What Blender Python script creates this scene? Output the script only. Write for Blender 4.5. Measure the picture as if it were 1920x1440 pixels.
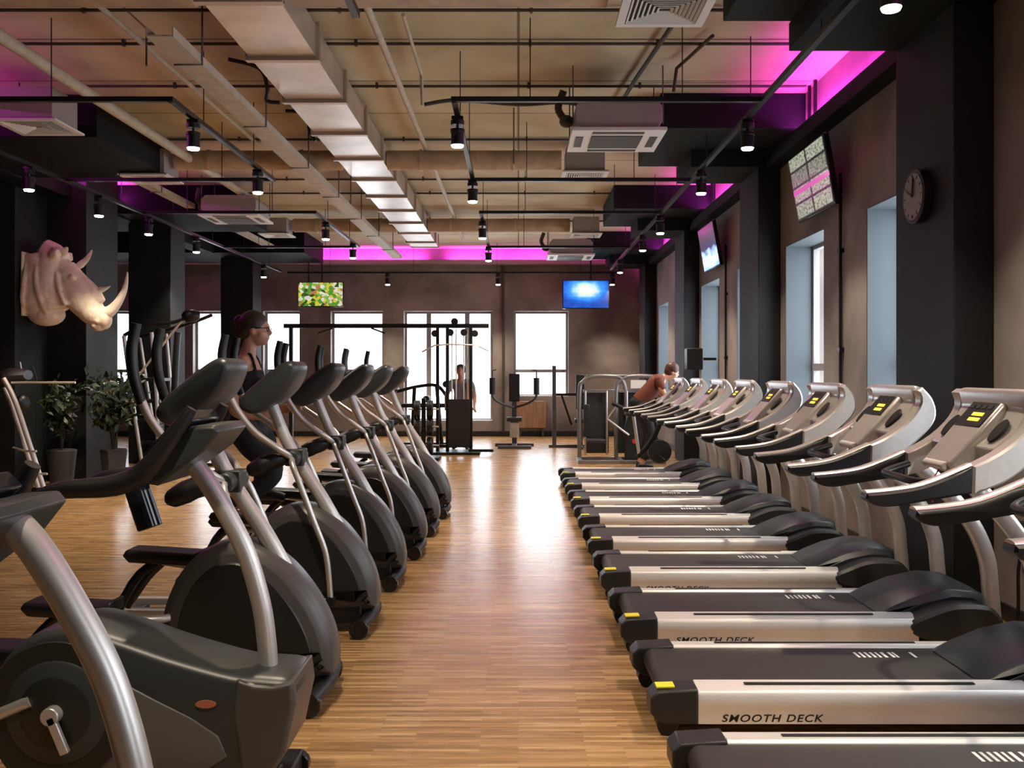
import bpy, bmesh, math, random
from mathutils import Vector, Matrix
R = math.radians
PI = math.pi
random.seed(7)
for o in list(bpy.data.objects): bpy.data.objects.remove(o)
scn = bpy.context.scene
COL = scn.collection

# ------------------------------------------------------------------ camera, world, exposure
cam = bpy.data.cameras.new('camera'); cam_o = bpy.data.objects.new('camera', cam); COL.objects.link(cam_o)
cam_o.location = (0, 0, 1.5); cam_o.rotation_euler = (R(90), 0, 0)
cam.sensor_width = 36; cam.lens = 33.75; cam.shift_x = -12/1920; cam.shift_y = -23/1920
cam.clip_start = .05; cam.clip_end = 300
scn.camera = cam_o
world = bpy.data.worlds.new('world'); scn.world = world; world.use_nodes = True
wn = world.node_tree.nodes; bg = wn['Background']; bg.inputs[0].default_value = (.86, .93, 1, 1); bg.inputs[1].default_value = 9.0
scn.view_settings.view_transform = 'Standard'; scn.view_settings.look = 'None'
scn.view_settings.gamma = 1; scn.view_settings.use_curve_mapping = False
scn.view_settings.exposure = 0.0

XR = 2.95; XL = -10.5; YB = 22.3; YF = -3.0; ZC = 4.36
def area(name, loc, rot, sx, sy, power, color, portal=False):
    l = bpy.data.lights.new(name, 'AREA'); l.shape = 'RECTANGLE'; l.size = sx; l.size_y = sy; l.energy = power; l.color = color
    if portal: l.cycles.is_portal = True
    o = bpy.data.objects.new(name, l); COL.objects.link(o); o.location = loc; o.rotation_euler = rot
    return o
MAG = (1, .06, .86)
def cove_light(x0, y0, x1, y1, z, rot, p):
    L = math.hypot(x1-x0, y1-y0)
    alongy = abs(y1-y0) > abs(x1-x0)
    o = area('cove_light', ((x0+x1)/2, (y0+y1)/2, z), rot, .05 if alongy else L, L if alongy else .05, p*L, MAG)
P_COVE = 30
for (a, b) in ((1.9, 5.0), (6.9, 9.8), (11.75, 14.65), (16.6, 19.5), (21.4, 22.2)):
    cove_light(2.87, a, 2.87, b, 3.90, (PI, R(12), 0), P_COVE*.75)
for (a, b) in ((-9.5, -6.4), (-5.6, -2.2), (-1.6, 2.2)):
    cove_light(a, 22.18, b, 22.18, 4.04, (R(180-10), 0, 0), P_COVE*.9)
for (a, b) in ((7.6, 9.6), (12.0, 13.2), (14.4, 14.65)):
    cove_light(-6.1, a, -6.1, b, 4.12, (PI, R(50), 0), P_COVE*.6)

# ------------------------------------------------------------------ materials
def mat(name, color, rough=.5, metal=0, spec=.5, noise=0, nscale=8, bump=0, bscale=60, color2=None, coat=0, emit=None, estr=0, stretch=None, detail=6):
    m = bpy.data.materials.new(name); m.use_nodes = True
    nt = m.node_tree; b = nt.nodes['Principled BSDF']
    b.inputs['Base Color'].default_value = (*color, 1); b.inputs['Roughness'].default_value = rough
    b.inputs['Metallic'].default_value = metal; b.inputs['Specular IOR Level'].default_value = spec
    b.inputs['Coat Weight'].default_value = coat
    if emit: b.inputs['Emission Color'].default_value = (*emit, 1); b.inputs['Emission Strength'].default_value = estr
    tc = nt.nodes.new('ShaderNodeTexCoord'); mp = nt.nodes.new('ShaderNodeMapping')
    nt.links.new(tc.outputs['Object'], mp.inputs[0])
    if stretch: mp.inputs['Scale'].default_value = stretch
    if noise or color2:
        n = nt.nodes.new('ShaderNodeTexNoise'); n.inputs['Scale'].default_value = nscale; n.inputs['Detail'].default_value = detail
        nt.links.new(mp.outputs[0], n.inputs['Vector'])
        r = nt.nodes.new('ShaderNodeValToRGB')
        c2 = color2 or tuple(max(0, c*(1-noise)) for c in color)
        c1 = color if color2 else tuple(min(1, c*(1+noise)) for c in color)
        r.color_ramp.elements[0].position = .35; r.color_ramp.elements[1].position = .65
        r.color_ramp.elements[0].color = (*c2, 1); r.color_ramp.elements[1].color = (*c1, 1)
        nt.links.new(n.outputs[0], r.inputs[0]); nt.links.new(r.outputs[0], b.inputs['Base Color'])
    if bump:
        n2 = nt.nodes.new('ShaderNodeTexNoise'); n2.inputs['Scale'].default_value = bscale; n2.inputs['Detail'].default_value = 5
        nt.links.new(mp.outputs[0], n2.inputs['Vector'])
        bp = nt.nodes.new('ShaderNodeBump'); bp.inputs['Strength'].default_value = bump; bp.inputs['Distance'].default_value = .01
        nt.links.new(n2.outputs[0], bp.inputs['Height']); nt.links.new(bp.outputs[0], b.inputs['Normal'])
    return m
M = {}
M['concrete'] = mat('polished_concrete', (.27, .235, .215), .75, nscale=1.1, color2=(.13, .108, .098), bump=.25, bscale=9, detail=9)
M['darkwall'] = mat('charcoal_paint', (.010, .012, .0135), .65, spec=.25, noise=.25, nscale=1.5, bump=.1)
M['blackpaint'] = mat('black_paint', (.003, .0034, .0042), .7, spec=.15)
M['soffit'] = mat('dark_soffit_paint', (.007, .011, .011), .7, spec=.2)
M['reveal'] = mat('reveal_paint', (.075, .095, .11), .55)
M['silver'] = mat('silver_paint', (.66, .64, .61), .3, metal=.55, noise=.04, nscale=30)
M['rail'] = mat('rail_silver', (.76, .74, .71), .36, metal=.35)
M['tube'] = mat('brushed_tube', (.60, .57, .55), .38, metal=.7)
M['plastic'] = mat('charcoal_plastic', (.014, .015, .016), .42, bump=.08, bscale=300)
M['shell'] = mat('dark_grey_shell', (.012, .013, .011), .42, bump=.06, bscale=250)
M['rim'] = mat('grey_rim_plastic', (.062, .057, .054), .36)
M['panel'] = mat('light_grey_panel', (.095, .088, .08), .45)
M['framegrey'] = mat('weight_machine_frame', (.22, .22, .22), .35, metal=.5)
M['midgrey'] = mat('grey_plastic', (.030, .034, .034), .38)
M['hood'] = mat('slate_hood_plastic', (.022, .029, .034), .35)
M['black'] = mat('black_rubber', (.005, .005, .006), .45)
M['gloss'] = mat('black_gloss', (.008, .009, .012), .15)
M['belt'] = mat('belt_rubber', (.022, .019, .018), .55, noise=.2, nscale=200)
M['white'] = mat('white_plastic', (.62, .60, .58), .5)
M['mark'] = mat('white_print', (.80, .80, .78), .6)
M['yellow'] = mat('yellow_sticker', (.78, .66, .04), .5)
M['red'] = mat('red_plastic', (.45, .04, .03), .4)
M['orange'] = mat('orange_badge', (.40, .13, .07), .4)
M['blacksteel'] = mat('black_steel', (.006, .006, .007), .4, metal=.2)
M['greysteel'] = mat('grey_steel', (.10, .10, .105), .4, metal=.4)
M['galv'] = mat('galvanised_sheet', (.66, .60, .55), .33, metal=.8, noise=.14, nscale=2.2, bump=.12, bscale=4)
M['galvflange'] = mat('galvanised_flange', (.50, .40, .32), .4, metal=.7)
M['pipebeige'] = mat('beige_pipe', (.42, .36, .27), .6, noise=.1)
M['insul'] = mat('insulation_wrap', (.40, .29, .19), .6, noise=.15, nscale=5)
M['darkpipe'] = mat('dark_conduit', (.05, .04, .03), .6)
M['acgrey'] = mat('air_conditioner_casing', (.30, .26, .25), .55)
M['acdark'] = mat('grille_shadow', (.05, .05, .045), .6)
M['foam'] = mat('grey_upholstery', (.014, .014, .016), .6)
M['plaster'] = mat('rhino_plaster', (.86, .75, .63), .62, nscale=7, color2=(.66, .52, .40), bump=.9, bscale=14)
M['horn'] = mat('rhino_horn', (.78, .70, .58), .5, noise=.1)
M['skin'] = mat('skin', (.52, .27, .18), .5, noise=.06)
M['hair'] = mat('dark_hair', (.035, .022, .018), .5, noise=.3, nscale=50, stretch=(1, 1, .2))
M['redhair'] = mat('auburn_hair', (.06, .02, .010), .5, noise=.3, nscale=50)
M['cloth_black'] = mat('black_fabric', (.010, .010, .013), .8)
M['cloth_grey'] = mat('grey_fabric', (.28, .27, .28), .85)
M['cloth_orange'] = mat('orange_fabric', (.62, .22, .09), .85)
M['cloth_rust'] = mat('rust_fabric', (.13, .035, .02), .85)
M['leaf'] = mat('leaf_green', (.018, .036, .010), .5, color2=(.006, .016, .005), nscale=6)
M['pot'] = mat('grey_pot', (.035, .038, .04), .6)
M['soil'] = mat('soil', (.03, .02, .015), .9)
M['woodpanel'] = mat('wood_panel', (.36, .22, .13), .5, color2=(.24, .13, .075), nscale=3, stretch=(6, 6, .6))
M['frame_grey'] = mat('window_frame_grey', (.30, .29, .30), .45)
M['facade'] = mat('pale_facade', (.85, .85, .86), .8, noise=.03)
M['facade_dark'] = mat('facade_window', (.42, .44, .48), .4)
M['clockface'] = mat('clock_face', (.20, .21, .18), .3)
M['glow'] = mat('lamp_lens', (1, .9, .75), .4, emit=(1, .86, .68), estr=22)
M['lcd'] = mat('amber_display', (.5, .35, .05), .3, emit=(1, .68, .08), estr=1.4)

def floor_mat():
    m = bpy.data.materials.new('oak_strip_floor'); m.use_nodes = True; nt = m.node_tree; N = nt.nodes; L = nt.links
    b = N['Principled BSDF']
    tc = N.new('ShaderNodeTexCoord'); mp = N.new('ShaderNodeMapping'); L.new(tc.outputs['Object'], mp.inputs[0])
    br = N.new('ShaderNodeTexBrick'); L.new(mp.outputs[0], br.inputs['Vector'])
    br.inputs['Scale'].default_value = 1; br.inputs['Brick Width'].default_value = .42; br.inputs['Row Height'].default_value = .024
    br.inputs['Mortar Size'].default_value = .0012; br.offset = .37; br.inputs['Bias'].default_value = 0
    br.inputs['Color1'].default_value = (0, 0, 0, 1); br.inputs['Color2'].default_value = (1, 1, 1, 1); br.inputs['Mortar'].default_value = (.2, .2, .2, 1)
    mp2 = N.new('ShaderNodeMapping'); mp2.inputs['Scale'].default_value = (1.6, 26, 1); L.new(tc.outputs['Object'], mp2.inputs[0])
    n = N.new('ShaderNodeTexNoise'); n.inputs['Scale'].default_value = 1.6; n.inputs['Detail'].default_value = 7; L.new(mp2.outputs[0], n.inputs['Vector'])
    mix = N.new('ShaderNodeMix'); mix.data_type = 'FLOAT'; mix.inputs[0].default_value = .68
    L.new(br.outputs['Color'], mix.inputs[2]); L.new(n.outputs[0], mix.inputs[3])
    r = N.new('ShaderNodeValToRGB'); L.new(mix.outputs[0], r.inputs[0])
    e = r.color_ramp.elements; e[0].position = .18; e[0].color = (.12, .058, .022, 1); e[1].position = .82; e[1].color = (.60, .40, .20, 1)
    mid = e.new(.5); mid.color = (.34, .195, .080, 1)
    L.new(r.outputs[0], b.inputs['Base Color'])
    b.inputs['Roughness'].default_value = .33; b.inputs['Specular IOR Level'].default_value = .5
    n3 = N.new('ShaderNodeTexNoise'); n3.inputs['Scale'].default_value = 2.2; L.new(mp2.outputs[0], n3.inputs['Vector'])
    mr = N.new('ShaderNodeMapRange'); mr.inputs[3].default_value = .16; mr.inputs[4].default_value = .34; L.new(n3.outputs[0], mr.inputs[0]); L.new(mr.outputs[0], b.inputs['Roughness'])
    bp = N.new('ShaderNodeBump'); bp.inputs['Strength'].default_value = .12; bp.inputs['Distance'].default_value = .004
    L.new(mix.outputs[0], bp.inputs['Height']); L.new(bp.outputs[0], b.inputs['Normal'])
    return m
def ceiling_mat():
    m = bpy.data.materials.new('cream_concrete_slabs'); m.use_nodes = True; nt = m.node_tree; N = nt.nodes; L = nt.links
    b = N['Principled BSDF']; b.inputs['Roughness'].default_value = .8
    tc = N.new('ShaderNodeTexCoord')
    br = N.new('ShaderNodeTexBrick'); L.new(tc.outputs['Object'], br.inputs['Vector'])
    br.inputs['Scale'].default_value = 1; br.inputs['Brick Width'].default_value = 3.1; br.inputs['Row Height'].default_value = 1.18
    br.inputs['Mortar Size'].default_value = .012; br.offset = .0
    br.inputs['Color1'].default_value = (.60, .53, .36, 1); br.inputs['Color2'].default_value = (.50, .43, .28, 1); br.inputs['Mortar'].default_value = (.16, .12, .08, 1)
    n = N.new('ShaderNodeTexNoise'); n.inputs['Scale'].default_value = .9; n.inputs['Detail'].default_value = 8; L.new(tc.outputs['Object'], n.inputs['Vector'])
    r = N.new('ShaderNodeValToRGB'); r.color_ramp.elements[0].position = .3; r.color_ramp.elements[0].color = (.66, .58, .50, 1); r.color_ramp.elements[1].position = .65; r.color_ramp.elements[1].color = (1, 1, 1, 1)
    L.new(n.outputs[0], r.inputs[0])
    mx = N.new('ShaderNodeMix'); mx.data_type = 'RGBA'; mx.blend_type = 'MULTIPLY'; mx.inputs[0].default_value = 1
    L.new(br.outputs['Color'], mx.inputs[6]); L.new(r.outputs[0], mx.inputs[7]); L.new(mx.outputs[2], b.inputs['Base Color'])
    return m
def glass_mat():
    m = bpy.data.materials.new('window_glass'); m.use_nodes = True; nt = m.node_tree; N = nt.nodes; L = nt.links
    N.remove(N['Principled BSDF']); out = N['Material Output']
    t = N.new('ShaderNodeBsdfTransparent'); g = N.new('ShaderNodeBsdfGlossy'); g.inputs['Roughness'].default_value = .02
    mx = N.new('ShaderNodeMixShader'); mx.inputs[0].default_value = .06
    L.new(t.outputs[0], mx.inputs[1]); L.new(g.outputs[0], mx.inputs[2]); L.new(mx.outputs[0], out.inputs[0]); return m
def screen_mat(name, kind, strength=1.6):
    m = bpy.data.materials.new(name); m.use_nodes = True; nt = m.node_tree; N = nt.nodes; L = nt.links
    b = N['Principled BSDF']; b.inputs['Base Color'].default_value = (.01, .01, .01, 1); b.inputs['Roughness'].default_value = .2
    tc = N.new('ShaderNodeTexCoord'); mp = N.new('ShaderNodeMapping'); L.new(tc.outputs['Generated'], mp.inputs[0])
    def ramp(src, stops, const=False):
        r = N.new('ShaderNodeValToRGB'); L.new(src, r.inputs[0]); e = r.color_ramp.elements
        e[0].position, e[0].color = stops[0][0], (*stops[0][1], 1); e[1].position, e[1].color = stops[-1][0], (*stops[-1][1], 1)
        for p, c in stops[1:-1]: x = e.new(p); x.color = (*c, 1)
        if const: r.color_ramp.interpolation = 'CONSTANT'
        return r
    if kind == 'food':
        mp.inputs['Scale'].default_value = (8, 1, 5)
        v = N.new('ShaderNodeTexVoronoi'); v.inputs['Scale'].default_value = 1.6; L.new(mp.outputs[0], v.inputs['Vector'])
        s = N.new('ShaderNodeSeparateColor'); L.new(v.outputs['Color'], s.inputs[0])
        r = ramp(s.outputs[0], [(0, (.03, .08, .01)), (.15, (.10, .32, .03)), (.32, (.75, .70, .55)), (.47, (.72, .60, .05)), (.6, (.5, .22, .08)), (.72, (.25, .5, .06)), (.86, (.8, .8, .7)), (1, (.05, .03, .02))], True)
    elif kind == 'blue':
        mp.inputs['Location'].default_value = (-.5, 0, -.72); 
        g = N.new('ShaderNodeTexGradient'); g.gradient_type = 'SPHERICAL'; mp.inputs['Scale'].default_value = (1.7, 0, 1.8); mp.inputs['Location'].default_value = (-.85, 0, -1.2)
        L.new(mp.outputs[0], g.inputs[0])
        n = N.new('ShaderNodeTexNoise'); n.inputs['Scale'].default_value = 6; L.new(tc.outputs['Generated'], n.inputs['Vector'])
        ad = N.new('ShaderNodeMath'); ad.operation = 'MULTIPLY_ADD'; ad.inputs[1].default_value = .35; L.new(n.outputs[0], ad.inputs[0]); L.new(g.outputs[0], ad.inputs[2])
        r = ramp(ad.outputs[0], [(.05, (.005, .03, .30)), (.36, (.02, .14, .70)), (.6, (.06, .35, .9)), (.78, (.5, .8, 1)), (.92, (.85, .8, .6)), (1, (.8, .9, 1))])
    elif kind == 'news':
        br = N.new('ShaderNodeTexBrick'); L.new(tc.outputs['Generated'], br.inputs['Vector'])
        sp = N.new('ShaderNodeSeparateXYZ'); L.new(tc.outputs['Generated'], sp.inputs[0])
        cb = N.new('ShaderNodeCombineXYZ'); L.new(sp.outputs[0], cb.inputs[0]); L.new(sp.outputs[2], cb.inputs[1]); L.new(cb.outputs[0], br.inputs['Vector'])
        br.inputs['Scale'].default_value = 1; br.inputs['Brick Width'].default_value = .5; br.inputs['Row Height'].default_value = .26; br.offset = 0; br.inputs['Mortar Size'].default_value = .02
        br.inputs['Color1'].default_value = (.32, .34, .26, 1); br.inputs['Color2'].default_value = (.12, .12, .11, 1); br.inputs['Mortar'].default_value = (.02, .02, .02, 1)
        n = N.new('ShaderNodeTexNoise'); n.inputs['Scale'].default_value = 26; L.new(cb.outputs[0], n.inputs['Vector'])
        rr = ramp(n.outputs[0], [(.35, (.35, .35, .35)), (.6, (1.2, 1.2, 1.2))])
        mx = N.new('ShaderNodeMix'); mx.data_type = 'RGBA'; mx.blend_type = 'MULTIPLY'; mx.inputs[0].default_value = 1
        L.new(br.outputs['Color'], mx.inputs[6]); L.new(rr.outputs[0], mx.inputs[7])
        band = ramp(sp.outputs[2], [(0, (0, 0, 0)), (.40, (1, 1, 1)), (.48, (0, 0, 0)), (1, (0, 0, 0))], True)
        r = N.new('ShaderNodeMix'); r.data_type = 'RGBA'; L.new(band.outputs[0], r.inputs[0]); L.new(mx.outputs[2], r.inputs[6]); r.inputs[7].default_value = (.45, .08, .28, 1)
        L.new(r.outputs[2], b.inputs['Emission Color']); b.inputs['Emission Strength'].default_value = strength; return m
    else:
        sp = N.new('ShaderNodeSeparateXYZ'); L.new(tc.outputs['Generated'], sp.inputs[0])
        n = N.new('ShaderNodeTexNoise'); n.inputs['Scale'].default_value = 5; L.new(tc.outputs['Generated'], n.inputs['Vector'])
        ad = N.new('ShaderNodeMath'); ad.operation = 'MULTIPLY_ADD'; ad.inputs[1].default_value = .5; L.new(n.outputs[0], ad.inputs[0]); L.new(sp.outputs[2], ad.inputs[2])
        r = ramp(ad.outputs[0], [(.25, (.25, .45, .95)), (.42, (.8, .9, 1)), (.62, (.35, .5, .9)), (.75, (.05, .05, .12)), (1.0, (.09, .05, .08))])
    L.new(r.outputs[0], b.inputs['Emission Color']); b.inputs['Emission Strength'].default_value = strength
    return m
M['floor'] = floor_mat(); M['ceiling'] = ceiling_mat(); M['glass'] = glass_mat()

# ------------------------------------------------------------------ mesh builder
def cat(pts, n=6, closed=False):
    P = [Vector(p) for p in pts]; out = []; k = len(P)
    rng = range(k) if closed else range(k-1)
    for i in rng:
        if closed: p0, p1, p2, p3 = P[i-1], P[i], P[(i+1) % k], P[(i+2) % k]
        else: p0, p1, p2, p3 = P[max(i-1, 0)], P[i], P[i+1], P[min(i+2, k-1)]
        for j in range(n):
            t = j/n
            out.append(.5*((2*p1)+(p2-p0)*t+(2*p0-5*p1+4*p2-p3)*t*t+(3*p1-p0-3*p2+p3)*t**3))
    if not closed: out.append(P[-1])
    return out
class MB:
    def __init__(s): s.v = []; s.f = []; s.m = []; s.cur = 0
    def add(s, vs, fs):
        o = len(s.v); s.v += [tuple(x) for x in vs]; s.f += [tuple(i+o for i in f) for f in fs]; s.m += [s.cur]*len(fs); return s
    def mi(s, i): s.cur = i; return s
    def box(s, x0, x1, y0, y1, z0, z1, mtx=None):
        vs = [Vector((x, y, z)) for z in (z0, z1) for y in (y0, y1) for x in (x0, x1)]
        if mtx is not None: vs = [mtx @ v for v in vs]
        return s.add(vs, [(0, 2, 3, 1), (4, 5, 7, 6), (0, 1, 5, 4), (2, 6, 7, 3), (0, 4, 6, 2), (1, 3, 7, 5)])
    def bar(s, a, b, w, h, up=(0, 0, 1)):
        a = Vector(a); b = Vector(b); d = (b-a).normalized(); u = Vector(up)
        if abs(d.dot(u)) > .98: u = Vector((1, 0, 0))
        sd = d.cross(u).normalized(); u = sd.cross(d)
        vs = [p+sd*i*w/2+u*j*h/2 for p in (a, b) for i, j in ((-1, -1), (1, -1), (1, 1), (-1, 1))]
        return s.add(vs, [(3, 2, 1, 0), (4, 5, 6, 7), (0, 1, 5, 4), (1, 2, 6, 5), (2, 3, 7, 6), (3, 0, 4, 7)])
    def tube(s, pts, r, n=10, smooth=0, flat=1, sidey=None):
        P = [Vector(p) for p in pts]; rs = r if isinstance(r, (list, tuple)) else [r]*len(P)
        if smooth:
            rr = []
            for i in range(len(P)-1):
                for j in range(smooth): t = j/smooth; rr.append(rs[i]*(1-t)+rs[i+1]*t)
            rr.append(rs[-1]); P = cat(P, smooth); rs = rr
        k = len(P); vs = []; fs = []
        side = None
        for i in range(k):
            d = (P[min(i+1, k-1)]-P[max(i-1, 0)])
            d = d.normalized() if d.length > 1e-9 else Vector((0, 0, 1))
            if side is None:
                ref = Vector(sidey) if sidey else (Vector((0, 1, 0)) if abs(d.y) < .9 else Vector((1, 0, 0)))
                side = ref
            side = side-d*side.dot(d)
            if side.length < 1e-6: side = Vector((1, 0, 0))-d*d.x
            side.normalize(); u = d.cross(side)
            for j in range(n):
                a = 2*PI*j/n; vs.append(P[i]+side*math.cos(a)*rs[i]*flat+u*math.sin(a)*rs[i])
        for i in range(k-1):
            for j in range(n):
                a = i*n+j; b = i*n+(j+1) % n; fs.append((a, b, b+n, a+n))
        fs.append(tuple(reversed(range(n)))); fs.append(tuple(range((k-1)*n, k*n)))
        return s.add(vs, fs)
    def ell(s, c, r, mtx=None, nu=16, nv=10):
        c = Vector(c); vs = []; fs = []
        for i in range(nv+1):
            t = PI*i/nv
            for j in range(nu):
                a = 2*PI*j/nu; p = Vector((r[0]*math.sin(t)*math.cos(a), r[1]*math.sin(t)*math.sin(a), r[2]*math.cos(t)))
                if mtx is not None: p = mtx @ p
                vs.append(c+p)
        for i in range(nv):
            for j in range(nu):
                a = i*nu+j; b = i*nu+(j+1) % nu; fs.append((a, a+nu, b+nu, b))
        return s.add(vs, fs)
    def cyl(s, a, b, r, n=20, r2=None): return s.tube([a, b], [r, r if r2 is None else r2], n)
    def loft(s, rings, cap=True):
        n = len(rings[0]); vs = [p for r in rings for p in r]; fs = []
        for i in range(len(rings)-1):
            for j in range(n):
                a = i*n+j; b = i*n+(j+1) % n; fs.append((a, b, b+n, a+n))
        if cap: fs.append(tuple(reversed(range(n)))); fs.append(tuple(range((len(rings)-1)*n, len(rings)*n)))
        return s.add(vs, fs)
    def prof(s, pr, layers, mapf=None):
        """profile in x,z ; layers: (y, scale-inset metres)"""
        cx = sum(p[0] for p in pr)/len(pr); cz = sum(p[1] for p in pr)/len(pr); rings = []
        for y, ins in layers:
            ring = []
            for k, p in enumerate(pr):
                a = pr[k-1]; b = pr[(k+1) % len(pr)]
                d = Vector((b[0]-a[0], b[1]-a[1]));
                if d.length < 1e-9: d = Vector((1, 0))
                d.normalize(); nrm = Vector((d.y, -d.x))
                if nrm.dot(Vector((cx-p[0], cz-p[1]))) < 0 and False: nrm = -nrm
                ring.append((p[0]-s._sg(pr)*nrm.x*ins, y, p[1]-s._sg(pr)*nrm.y*ins))
            rings.append(ring)
        return s.loft(rings)
    def _sg(s, pr):
        A = sum(pr[i-1][0]*pr[i][1]-pr[i][0]*pr[i-1][1] for i in range(len(pr))); return 1 if A > 0 else -1
    def build(s, name, mats, parent=None, bevel=0, ang=40, loc=None):
        me = bpy.data.meshes.new(name); me.from_pydata(s.v, [], s.f)
        if not isinstance(mats, (list, tuple)): mats = [mats]
        for m in mats: me.materials.append(M[m] if isinstance(m, str) else m)
        for p, i in zip(me.polygons, s.m): p.material_index = i
        bm = bmesh.new(); bm.from_mesh(me)
        bmesh.ops.recalc_face_normals(bm, faces=bm.faces)
        ca = R(ang)
        for e in bm.edges:
            if len(e.link_faces) == 2 and e.calc_face_angle(0) > ca: e.smooth = False
        for f in bm.faces: f.smooth = True
        bm.to_mesh(me); bm.free()
        o = bpy.data.objects.new(name, me); COL.objects.link(o)
        if parent: o.parent = parent
        if loc: o.location = loc
        if bevel:
            b = o.modifiers.new('bevel', 'BEVEL'); b.width = bevel; b.segments = 2; b.limit_method = 'ANGLE'; b.angle_limit = R(40)
        return o
def each(name, mats, parent, fns, **kw):
    for f in fns: mb = MB(); f(mb); mb.build(name, mats, parent, **kw)
def tag(o, label=None, cat_=None, group=None, kind=None):
    if label: o['label'] = label
    if cat_: o['category'] = cat_
    if group: o['group'] = group
    if kind: o['kind'] = kind
    return o
def thing(name, loc, label, cat_, group=None, rz=0):
    o = bpy.data.objects.new(name, None); COL.objects.link(o); o.empty_display_size = .1
    o.location = loc; o.rotation_euler = (0, 0, rz); return tag(o, label, cat_, group)
def struct(name, mb, m, bevel=0): return tag(mb.build(name, m, bevel=bevel), kind='structure')
def kids(o): return [c for c in bpy.data.objects if c.parent == o]
def copy_tree(o, loc=None, label=None, rz=None, parent=None):
    ch = kids(o); c = o.copy(); COL.objects.link(c)
    if parent: c.parent = parent
    if loc: c.location = loc
    if rz is not None: c.rotation_euler = (0, 0, rz)
    if label: c['label'] = label
    for k in ch: copy_tree(k, parent=c)
    return c
def text_obj(body, size, mat_, name, parent, loc, rot, ext=.0008, shear=.25, sx=1.25):
    cu = bpy.data.curves.new(name, 'FONT'); cu.body = body; cu.size = size; cu.extrude = ext; cu.shear = shear; cu.offset = size*.012; cu.space_character = 1.15
    t = bpy.data.objects.new(name, cu); COL.objects.link(t)
    dg = bpy.context.evaluated_depsgraph_get(); me = bpy.data.meshes.new_from_object(t.evaluated_get(dg)); me.name = name
    bpy.data.objects.remove(t); me.materials.clear(); me.materials.append(M[mat_])
    o = bpy.data.objects.new(name, me); COL.objects.link(o); o.parent = parent; o.location = loc; o.rotation_euler = rot; o.scale = (sx, 1, 1)
    return o
ORD = ['nearest', 'second', 'third', 'fourth', 'fifth', 'sixth', 'seventh', 'eighth', 'ninth', 'tenth', 'eleventh', 'twelfth']

# ------------------------------------------------------------------ the shell of the room
struct('floor', MB().box(XL-.2, XR+.5, YF, YB+.5, -.1, 0), 'floor')
struct('ceiling', MB().box(XL-.2, XR+.5, YF, YB+.5, ZC, ZC+.15), 'ceiling')
struct('wall_left', MB().box(XL-.2, XL, YF, YB, 0, ZC), 'darkwall')
struct('wall_front', MB().box(XL-.2, XR+.5, YF-.2, YF, 0, ZC), 'darkwall')
def holed_wall(name, fixed0, fixed1, a0, a1, holes, axis):
    """holes: (a_start, a_end, z0, z1), sorted by a"""
    mb = MB(); c = a0
    def bx(p, q, z0, z1):
        if q-p < 1e-4 or z1-z0 < 1e-4: return
        if axis == 'x': mb.box(p, q, fixed0, fixed1, z0, z1)
        else: mb.box(fixed0, fixed1, p, q, z0, z1)
    for (p, q, z0, z1) in holes:
        bx(c, p, 0, ZC); bx(p, q, 0, z0); bx(p, q, z1, ZC); c = q
    bx(c, a1, 0, ZC)
    return struct(name, mb, 'concrete')
k = YB/1800
back = [(222, 0), (362, 0), (493, 0), (620, 0), (757, 0), (963, 0)]
BW = [(-10.0, -9.05, .92, 2.91), (-7.56, -6.6, .92, 2.91), (-5.93, -5.08, .92, 2.91), (-4.36, -3.14, .92, 2.91), (-2.66, -.6, .35, 2.91), (-.11, 1.16, .92, 2.91)]
holed_wall('wall_back', YB, YB+.35, XL, XR+.5, BW, 'x')
RWY = [(1.95, 3.3), (3.6, 4.8), (6.85, 8.13), (9.27, 10.6), (12.9, 14.1), (17.6, 18.8)]
RWY = [(-1.0, .3), (2.2, 3.55), (4.3, 5.4), (6.95, 8.13), (9.27, 10.6), (11.85, 12.95), (14.1, 15.5), (16.7, 17.8), (18.9, 20.2)]
holed_wall('wall_right', XR, XR+.5, YF, YB, [(a, b, .85, 2.89) for a, b in RWY], 'y')
wn_ = 0
def window(axis, a0, a1, z0, z1, pos, splits, transom):
    """frame set back in the wall; pos = coordinate of the frame"""
    global wn_
    wn_ += 1
    root = bpy.data.objects.new('window_%d' % wn_, None); COL.objects.link(root); tag(root, kind='structure')
    def B(mb, p, q, d0, d1, u, v):
        if axis == 'x': mb.box(p, q, pos+d0, pos+d1, u, v)
        else: mb.box(pos+d0, pos+d1, p, q, u, v)
    mb = MB(); w = .055
    B(mb, a0, a0+w, 0, .07, z0, z1); B(mb, a1-w, a1, 0, .07, z0, z1); B(mb, a0+w, a1-w, 0, .07, z0, z0+w); B(mb, a0+w, a1-w, 0, .07, z1-w, z1)
    for s in splits: B(mb, s-.055, s+.055, 0, .07, z0+w, z1-w)
    if transom: B(mb, a0+w, a1-w, .005, .065, transom-.04, transom+.04)
    mb.build('window_frame', 'frame_grey', root, bevel=.006)
    mb = MB(); B(mb, a0+w, a1-w, .03, .036, z0+w, z1-w); mb.build('pane', 'glass', root)
    mb = MB(); B(mb, a0+.002, a1-.002, -.16 if axis == 'x' else -.22, -.002, z0-.02+.022, z0+.025); mb.build('window_sill', 'white', root, bevel=.004)
for (a, b, z0, z1) in BW:
    window('x', a, b, z0, z1, YB+.2, [-2.1, -1.2] if z0 < .5 else [], 1.52 if z0 > .5 else 0)
    area('daylight_portal', ((a+b)/2, YB+.42, (z0+z1)/2), (R(-90), 0, 0), b-a, z1-z0, 1, (1, 1, 1), True)
for (a, b) in RWY:
    window('y', a, b, .85, 2.89, XR+.29, [], 1.55)
    area('daylight_portal', (XR+.52, (a+b)/2, 1.87), (0, R(90), 0), 2.04, b-a, 1, (1, 1, 1), True)
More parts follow.
